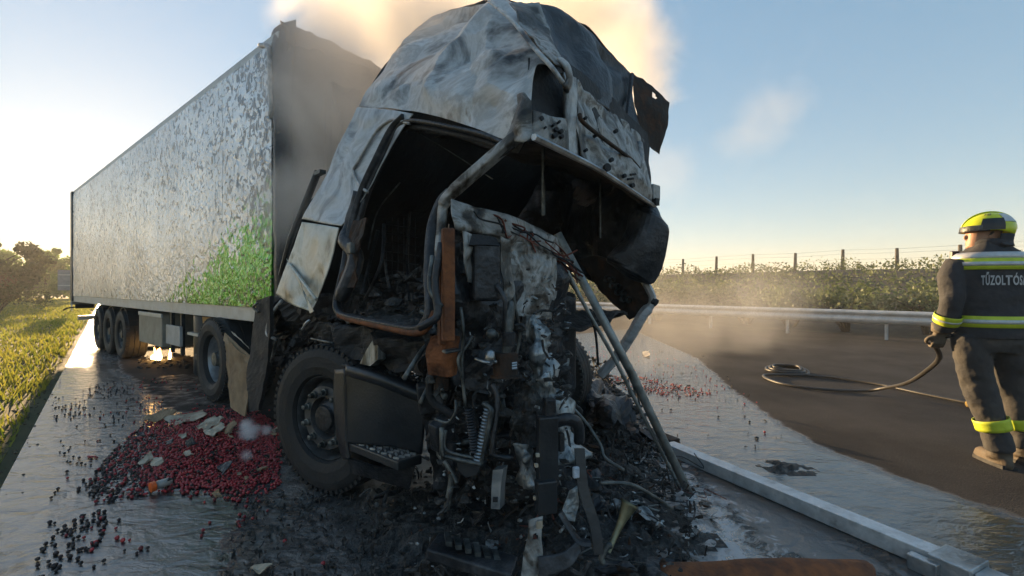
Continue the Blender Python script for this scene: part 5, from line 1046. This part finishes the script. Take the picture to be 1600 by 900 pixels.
cp = G(1522, 632, .035); tag(MB().lathe([(.03, -.07), (.04, -.06), (.04, -.02), (.034, -.015), (.034, .02), (.042, .025), (.042, .06), (.03, .07)], cp, Vector((1, -.3, 0)), 16).build('hose_coupling', mat('brass', [(.3, (.35, .24, .08)), (.7, (.55, .4, .16))], 8, 5, (.25, .4), .9, 0), smooth=False), 'brass hose coupling lying on the road by the boots', 'coupling')

# ------------------------------------------------------------------ firefighter seen from behind
FP = Vector((3.73, 3.60, 0))
ff = thing('person', 'firefighter in dark coat and yellow helmet holding the hose seen from behind', 'person', FP)
yaw = R(-8)                                                  # body turned a little to its left
RM = Matrix.Rotation(yaw, 3, 'Z')
def B3(x, y, z): return FP + RM @ Vector((x, y, 0)) + ZV * z  # x to the figure's right, y forward
def ring_loft(rings, n=28):                                   # (centre, rx, ry, xdir, ydir)
    mb = MB(); vs, fs = [], []
    for c, rx, ry, X, Y_ in rings:
        for k in range(n):
            t = 2 * math.pi * k / n; ct, st_ = math.cos(t), math.sin(t); pw = .82
            vs.append(c + X * rx * math.copysign(abs(ct) ** pw, ct) + Y_ * ry * math.copysign(abs(st_) ** pw, st_))
    for i in range(len(rings) - 1):
        for k in range(n): fs.append((i * n + k, i * n + (k + 1) % n, (i + 1) * n + (k + 1) % n, (i + 1) * n + k))
    fs.append(tuple(range(n - 1, -1, -1))); fs.append(tuple(range((len(rings) - 1) * n, len(rings) * n))); return mb.add(vs, fs)
XB, YB = RM @ Vector((1, 0, 0)), RM @ Vector((0, 1, 0))
tors = [(.99, .228, .17, 0), (1.06, .225, .167, 0), (1.16, .22, .158, .0), (1.28, .228, .156, .0), (1.40, .248, .156, -.005), (1.50, .26, .15, -.01), (1.58, .252, .138, -.01), (1.64, .215, .125, -.005), (1.685, .14, .115, .0), (1.73, .105, .11, .01), (1.76, .10, .105, .012)]
def torso_at(z):
    for a, b_ in zip(tors, tors[1:]):
        if a[0] <= z <= b_[0]:
            t = (z - a[0]) / (b_[0] - a[0]); return [a[i] + (b_[i] - a[i]) * t for i in range(4)]
def limb(pts, rs, n=16):
    P = spline([B3(*p) for p in pts], 5); m_ = len(pts) - 1; r = []
    for i in range(len(P)):
        u = i / 5; k = min(int(u), m_ - 1); r.append(rs[k] + (rs[k + 1] - rs[k]) * (u - k))
    return MB().tube(P, r, n)
def wrinkle(mb, amp, sc_, seed):
    for v in mb.v:
        q = Vector((v.x * sc_, v.y * sc_, v.z * sc_ * 1.7 + seed)); d = noise.noise_vector(q) * amp + noise.noise_vector(q * 2.3) * amp * .45
        v += Vector((d.x, d.y, d.z * .4))
def fused(name, mbs, m, vox=.011, amp=.0, sc_=8, seed=1, it=3):
    mb = MB()
    for q in mbs: mb.add(q.v, q.f)
    o = mb.build(name, m, ff, smooth=True)
    rmod = o.modifiers.new('fuse', 'REMESH'); rmod.mode = 'VOXEL'; rmod.voxel_size = vox; rmod.use_smooth_shade = True
    sm = o.modifiers.new('smooth', 'SMOOTH'); sm.iterations = it; sm.factor = .5
    if amp:
        tx = bpy.data.textures.new(name + '_folds', 'CLOUDS'); tx.noise_scale = 1 / sc_; tx.noise_depth = 2
        dm = o.modifiers.new('folds', 'DISPLACE'); dm.texture = tx; dm.strength = amp; dm.mid_level = .5; dm.texture_coords = 'LOCAL'
    return o
# body under the clothes: head, neck and hidden trunk as one mesh
HX = RM @ Vector((-.97, .24, 0)).normalized(); HY = ZV.cross(HX)         # face looks to the figure's left
HC = B3(-.02, .015, 1.805)
head = ring_loft([(HC + HX * dx + ZV * dz, a, b_, HX, HY) for dz, dx, a, b_ in ((-.20, -.02, .06, .06), (-.13, -.015, .062, .06), (-.11, .02, .085, .062), (-.08, .018, .095, .068), (-.03, .01, .102, .075), (.02, .005, .102, .078), (.07, 0, .095, .075), (.11, -.005, .07, .055), (.125, -.005, .03, .025))], 20)
nose_ = MB().rock(HC + HX * .115 - ZV * .025, .02, 1, 2, (1, .7, 1.1), 0); brow = MB().rock(HC + HX * .092 + ZV * .015, .025, 2, 2, (.6, 1.8, .5), 0)
lips = MB().rock(HC + HX * .105 - ZV * .068, .014, 3, 2, (.6, 1.6, .6), 0); chin = MB().rock(HC + HX * .095 - ZV * .1, .024, 3, 2, (1, 1.1, .8), 0)
ears = [MB().rock(HC + HY * s_ * .078 - HX * .005 - ZV * .02, .03, 4, 2, (.6, .3, 1), .1) for s_ in (1, -1)]
neck_body = ring_loft([(B3(0, .01, z), a, b_, XB, YB) for z, a, b_ in ((1.0, .17, .11), (1.25, .16, .10), (1.5, .19, .10), (1.6, .12, .08), (1.68, .06, .06))], 18)
fused('body', [head, nose_, brow, lips, chin] + ears + [neck_body], 'skin', .007, it=2)
for s_ in (1, -1): MB().rock(HC + HX * .094 + HY * s_ * .032 - ZV * .005, .011, 5, 2, (1, 1, 1), 0).build('eye', 'letter_grey', ff, smooth=True)
# coat with sleeves
coat = ring_loft([(B3(0, dy, z), rx, ry, XB, YB) for z, rx, ry, dy in tors])
armL = [(-.215, -.005, 1.575), (-.275, -.02, 1.46), (-.30, -.05, 1.30), (-.305, -.03, 1.17), (-.305, .03, 1.05)]
armR = [(.215, -.005, 1.575), (.30, .0, 1.46), (.345, .01, 1.30), (.36, .06, 1.17), (.34, .16, 1.08)]
rsA = [.088, .084, .077, .074, .067]
fused('coat', [coat, limb(armL, rsA), limb(armR, rsA)], 'navy_cloth', .012, .03, 7, 2)
MB().lathe([(.115, 0), (.118, .05), (.105, .075), (.1, .075), (.1, 0)], B3(0, .005, 1.685), ZV, 26, close=True).build('collar', 'navy_cloth', ff, smooth=True)
def band(name, z0, z1, m, off, a0=0, a1=360):
    rings = []
    for z in (z0, (z0 + z1) / 2, z1):
        _, rx, ry, dy = torso_at(z); rings.append((B3(0, dy, z), rx + off, ry + off, XB, YB))
    mb = ring_loft(rings, 40); mb.f = mb.f[:-2]; o = mb.build(name, m, ff, smooth=True); o.modifiers.new('s', 'SOLIDIFY').thickness = .004; return o
for z0 in (1.085, 1.525):
    band('reflective_stripe', z0 - .005, z0 + .082, 'lime_tape', .012 if z0 < 1.2 else .014); band('reflective_stripe', z0 + .025, z0 + .055, 'silver_tape', .016 if z0 < 1.2 else .018)
def limb_band(pts, rs, t0, t1, m, off):
    P = spline([B3(*p) for p in pts], 10); n = len(P) - 1; m_ = len(pts) - 1; sub = [P[i] for i in range(n + 1) if t0 <= i / n <= t1]; r = []
    for i in range(n + 1):
        if t0 <= i / n <= t1: u = i / 10; k = min(int(u), m_ - 1); r.append(rs[k] + (rs[k + 1] - rs[k]) * (u - k) + off)
    o = MB().tube(sub, r, 22, cap=False).build('reflective_stripe', m, ff, smooth=True); o.modifiers.new('s', 'SOLIDIFY').thickness = .004
for arm in (armL, armR): limb_band(arm, rsA, .74, .88, 'lime_tape', .010); limb_band(arm, rsA, .79, .83, 'silver_tape', .014)
# yoke over the shoulders
band('shoulder_yoke', 1.607, 1.655, 'silver_tape', .012)
# trousers
legL = [(-.115, .0, 1.02), (-.11, .0, .85), (-.04, .02, .55), (.02, .0, .32), (.06, -.01, .13)]
legR = [(.115, .0, 1.02), (.15, .02, .85), (.22, .07, .55), (.27, .06, .32), (.29, .05, .13)]
rsL = [.132, .122, .10, .092, .09]
fused('trousers', [ring_loft([(B3(0, 0, z), rx, ry, XB, YB) for z, rx, ry in ((.88, .18, .135), (.95, .21, .155), (1.05, .21, .155))]), limb(legL, rsL), limb(legR, rsL)], 'trouser_cloth', .012, .045, 6, 3)
for leg in (legL, legR): limb_band(leg, rsL, .70, .80, 'lime_tape', .012); limb_band(leg, rsL, .735, .765, 'silver_tape', .016)
# boots
for x, y in ((.06, -.01), (.29, .05)):
    bo = fused('boot', [MB().tube([B3(x, y, .22), B3(x, y, .06)], [.075, .075], 14), ring_loft([(B3(x, y + .055, z), a, b_, XB, YB) for z, a, b_ in ((.0, .055, .155), (.03, .058, .16), (.075, .052, .145), (.1, .035, .1))], 20)], 'boot_leather', .01)
    MB().prism([B3(x + a, y + b_, .0) for a, b_ in ((-.05, -.09), (.05, -.09), (.06, .05), (.05, .18), (0, .215), (-.05, .18), (-.06, .05))], (0, 0, .028)).build('boot_sole', 'rubber', ff)
# gloved hands: palm, four fingers, thumb, curled round the hose
def glove(wr, down, pal, side, hold):
    wr = Vector(wr); down, pal = down.normalized(), pal.normalized(); sd = down.cross(pal).normalized() * side
    mbs = [ring_loft([(wr + down * d, a, b_, sd, pal) for d, a, b_ in ((-.04, .045, .04), (.0, .042, .034), (.04, .048, .026), (.085, .046, .022), (.10, .04, .018))], 16)]
    for i in range(4):
        ln = (.072, .082, .078, .06)[i]; b0 = wr + down * .09 + sd * (-.033 + .022 * i)
        k1 = b0 + down * ln * .42 + pal * .012; k2 = k1 + down * ln * .25 * (1 - hold) + pal * ln * (.35 + .2 * hold); k3 = k2 - down * ln * .3 * hold + pal * ln * .18
        mbs.append(MB().tube(spline([b0, k1, k2, k3], 3), [.0115] * 7 + [.0105, .0095, .008], 8))
    t0 = wr + down * .03 - sd * .04
    mbs.append(MB().tube(spline([t0, t0 - sd * .03 + down * .03 + pal * .01, t0 - sd * .025 + down * .06 + pal * .03, t0 - sd * .005 + down * .075 + pal * .05], 3), [.015] * 5 + [.0125, .012, .011, .010, .009], 8))
    fused('glove', mbs, 'glove', .006, it=1)
    MB().tube([wr - down * .07, wr - down * .01], [.066, .058], 14).build('cuff', 'glove', ff, smooth=True)
glove(B3(-.308, .05, 1.02), RM @ Vector((0, .25, -1)), RM @ Vector((.25, .95, .1)), 1, 1)
glove(B3(.335, .19, 1.05), RM @ Vector((0, .5, -1)), RM @ Vector((-.5, .8, .2)), -1, .8)
# helmet
HZ = (ZV + HX * -.08).normalized(); hc = HC + ZV * .03 - HX * .02
def hpt(az, el, a=.158, b_=.128, c=.135): return hc + HX * math.cos(az) * math.cos(el) * a + HY * math.sin(az) * math.cos(el) * b_ + HZ * math.sin(el) * c
vs, fs = [], []; nn, mm = 36, 14
for j in range(mm + 1):
    for i in range(nn):
        az = 2 * math.pi * i / nn; lo = R(-6) - R(20) * max(0, -math.cos(az)) ** 1.2; el = lo + (R(90) - lo) * j / mm; vs.append(hpt(az, el, .158 + .012 * max(0, math.cos(az)) * (1 - j / mm)))
for j in range(mm):
    for i in range(nn): fs.append((j * nn + i, j * nn + (i + 1) % nn, (j + 1) * nn + (i + 1) % nn, (j + 1) * nn + i))
he = MB().add(vs, fs).build('helmet', 'helmet_paint', ff, smooth=True); he.modifiers.new('s', 'SOLIDIFY').thickness = .006
for s_ in (1, -1):
    MB().sheet([[hpt(R(s_ * a), R(e_), .166, .136, .142) for a in (55, 80, 105)] for e_ in (-4, 14, 34)], 8, 8, 0, 1, 0, 0, .008).build('side_plate', 'black_plastic', he)
    MB().sheet([[hpt(R(s_ * a), R(e_), .164, .134, .14) for a in (105, 135, 165)] for e_ in (22, 40, 58)], 8, 6, 0, 1, 0, 0, .006).build('reflective_patch', 'silver_tape', he)
MB().tube([hpt(R(a), R(-5), .168, .132, .14) for a in range(-75, 76, 10)], .006, 8).build('visor_rim', 'black_plastic', he, smooth=True)
MB().sheet([[hpt(R(a), R(e_), .171, .135, .142) for a in range(-60, 61, 20)] for e_ in (-6, 3, 12)], 18, 8, 0, 1, 0, 0, .004).build('visor', 'dull_tube', he, smooth=True)
MB().tube([hpt(R(180), R(e_), .162, .132, .139) for e_ in range(0, 91, 10)] + [hpt(0, R(e_), .166, .132, .139) for e_ in range(80, 9, -10)], .012, 8, flat=.5).build('crest', 'helmet_paint', he, smooth=True)
MB().sheet([[hpt(R(a), R(-18), .15, .125, .13) for a in range(100, 261, 20)], [hpt(R(a), R(-45), .20, .16, .14) for a in range(100, 261, 20)], [B3(0, 0, 1.70) + (hpt(R(a), 0, .13, .13, .1) - hc) for a in range(100, 261, 20)]], 22, 10, .006, 12, 0, 2, .006).build('neck_curtain', 'navy_cloth', he, smooth=True)
MB().tube([hpt(R(s_ * 85), R(-10), .13, .10, .13) for s_ in (1,)] + [HC + HX * .06 - ZV * .115] + [hpt(R(-85), R(-10), .13, .10, .13)], .008, 6).build('chin_strap', 'black_plastic', he)
# lettering
def text_mesh(body, size):
    cu = bpy.data.curves.new('lettering', 'FONT'); cu.body = body; cu.size = size; cu.align_x = 'CENTER'; cu.offset = size * .03; cu.resolution_u = 3; cu.space_character = 1.12
    o = bpy.data.objects.new('lettering', cu); sc.collection.objects.link(o); bpy.context.view_layer.update()
    me = bpy.data.meshes.new_from_object(o.evaluated_get(bpy.context.evaluated_depsgraph_get())); bpy.data.objects.remove(o); return me
tm = text_mesh('TŰZOLTÓSÁG', .098)
import bmesh
bb = bmesh.new(); bb.from_mesh(tm); bmesh.ops.subdivide_edges(bb, edges=[e for e in bb.edges if e.calc_length() > .02], cuts=3); bmesh.ops.triangulate(bb, faces=bb.faces); bb.to_mesh(tm); bb.free()
for v in tm.vertices:
    z = 1.405 + v.co.y; _, rx, ry, dy = torso_at(z); rx += .014; ry += .014
    x = v.co.x * .45 - .02; t = -math.pi / 2 + x / rx * .93; ct, st_ = math.cos(t), math.sin(t)
    v.co = B3(0, dy, z) + XB * rx * math.copysign(abs(ct) ** .82, ct) + YB * ry * math.copysign(abs(st_) ** .82, st_) - FP
tm.materials.clear(); tm.materials.append(MATS['letter_grey'])
o = bpy.data.objects.new('lettering', tm); sc.collection.objects.link(o); o.parent = ff
tm = text_mesh('GY', .045)
for v in tm.vertices: v.co = hpt(R(62) - v.co.x / .13, R(50) + v.co.y / .14, .161, .131, .138) - FP
tm.materials.clear(); tm.materials.append(MATS['black_plastic'])
o = bpy.data.objects.new('helmet_letters', tm); sc.collection.objects.link(o); o.parent = he
# radio at the shoulder, and a small blurred gadget beyond it
rd = tag(MB().box(B3(-.15, .13, 1.63), (.05, .035, .1), (XB, YB, ZV)).build('radio', 'black_plastic', ff, bevel=.006))

# ------------------------------------------------------------------ smoke, steam and haze
def vol_material(name, color, dens, aniso, blobs, nscale, thresh, namp, detail=4):
    m = bpy.data.materials.new(name); m.use_nodes = True; nt = m.node_tree; L = nt.links; nt.nodes.clear()
    out = nt.nodes.new('ShaderNodeOutputMaterial'); pv = nt.nodes.new('ShaderNodeVolumePrincipled')
    pv.inputs['Color'].default_value = (*color, 1); pv.inputs['Anisotropy'].default_value = aniso; pv.inputs['Density'].default_value = dens
    L.new(pv.outputs[0], out.inputs['Volume'])
    if blobs:
        gm = nt.nodes.new('ShaderNodeNewGeometry'); acc = None
        for c, r in blobs:
            d = nt.nodes.new('ShaderNodeVectorMath'); d.operation = 'DISTANCE'; d.inputs[1].default_value = c; L.new(gm.outputs['Position'], d.inputs[0])
            mr = nt.nodes.new('ShaderNodeMapRange'); mr.inputs[1].default_value = r; mr.inputs[2].default_value = 0; L.new(d.outputs['Value'], mr.inputs[0])
            if acc is None: acc = mr.outputs[0]
            else:
                a = nt.nodes.new('ShaderNodeMath'); a.operation = 'SMOOTH_MAX'; a.inputs[2].default_value = .15; L.new(acc, a.inputs[0]); L.new(mr.outputs[0], a.inputs[1]); acc = a.outputs[0]
        nz = nt.nodes.new('ShaderNodeTexNoise'); nz.inputs['Scale'].default_value = nscale; nz.inputs['Detail'].default_value = detail; nz.inputs['Distortion'].default_value = .6; L.new(gm.outputs['Position'], nz.inputs['Vector'])
        s1 = nt.nodes.new('ShaderNodeMath'); s1.operation = 'MULTIPLY_ADD'; s1.inputs[1].default_value = namp; L.new(nz.outputs['Fac'], s1.inputs[0]); L.new(acc, s1.inputs[2])
        mr = nt.nodes.new('ShaderNodeMapRange'); mr.interpolation_type = 'SMOOTHSTEP'; mr.inputs[1].default_value = thresh + namp * .5; mr.inputs[2].default_value = thresh + namp * .5 + .62; mr.inputs[3].default_value = 0; mr.inputs[4].default_value = dens
        L.new(s1.outputs[0], mr.inputs[0]); L.new(mr.outputs[0], pv.inputs['Density'])
    return m
def vbox(name, lo, hi, m, label):
    lo, hi = Vector(lo), Vector(hi); c = (lo + hi) / 2
    o = MB().box(c, hi - lo).build(name, m); return tag(o, label, name, kind='stuff')
sm = vol_material('smoke', (.992, .95, .90), 2.4, .3, [((-.75, 4.0, 3.7), 1.0), ((-1.75, 4.15, 2.2), .95), ((-1.55, 4.3, 3.0), 1.15), ((-1.5, 4.45, 3.9), 1.35), ((-1.2, 5.6, 4.8), 1.7), ((-.4, 6.2, 4.6), 1.9), ((.6, 6.4, 5.1), 1.9), ((1.5, 6.9, 4.7), 1.6), ((.8, 6.6, 3.6), 1.3), ((-.4, 6.4, 6.8), 2.4), ((1.4, 7.0, 6.6), 1.7)], 1.3, .34, 1.1, 6)
vbox('smoke', (-3.4, 3.2, 1.2), (5.0, 10, 8.6), sm, 'smoke rising between the trailer and the burnt cab')
st_ = vol_material('steam', (.97, .95, .93), .12, .4, [((2.3, 7.4, .5), 1.2), ((3.0, 8.2, .9), 1.3), ((2.0, 7.0, 1.1), .9), ((4.6, 9.6, .8), 1.4), ((6.2, 11, 1.0), 1.6)], 1.3, .1, 1.0)
vbox('steam', (.9, 5.8, .03), (8.2, 13, 2.6), st_, 'thin steam drifting over the road behind the wreck')
wp = vol_material('drift', (.98, .92, .88), .10, .3, [(tuple(W(1190, 190, 12)), 1.2), (tuple(W(1235, 160, 12.3)), .9), (tuple(W(1150, 225, 11.8)), .9), (tuple(W(1040, 270, 10)), 1.0)], 1.0, .15, 1.0)
vbox('smoke_wisp', (2, 8.5, 2.5), (10, 14, 8.2), wp, 'faint pink wisp of smoke drifting in the blue sky')
a, b_, c = G(390, 675, .1), G(415, 672, .1), G(384, 712, .08)
pf = vol_material('smoke_puff', (.93, .96, 1.0), 14, .1, [(tuple(a), .15), (tuple(a + Vector((-.03, 0, .06))), .11), (tuple(b_), .085), (tuple(c), .075)], 16, .25, .9)
vbox('smoke_puff', (a.x - .25, a.y - .55, .02), (a.x + .35, a.y + .2, .33), pf, 'small pale smoke puffs rising from the fruit beside the front wheel')
hz = vol_material('haze', (.97, .94, .88), .0022, .22, None, 1, 0, 0)
vbox('haze', (-720, -220, -1.2), (720, 920, 14), hz, 'thin bright haze over the whole road')
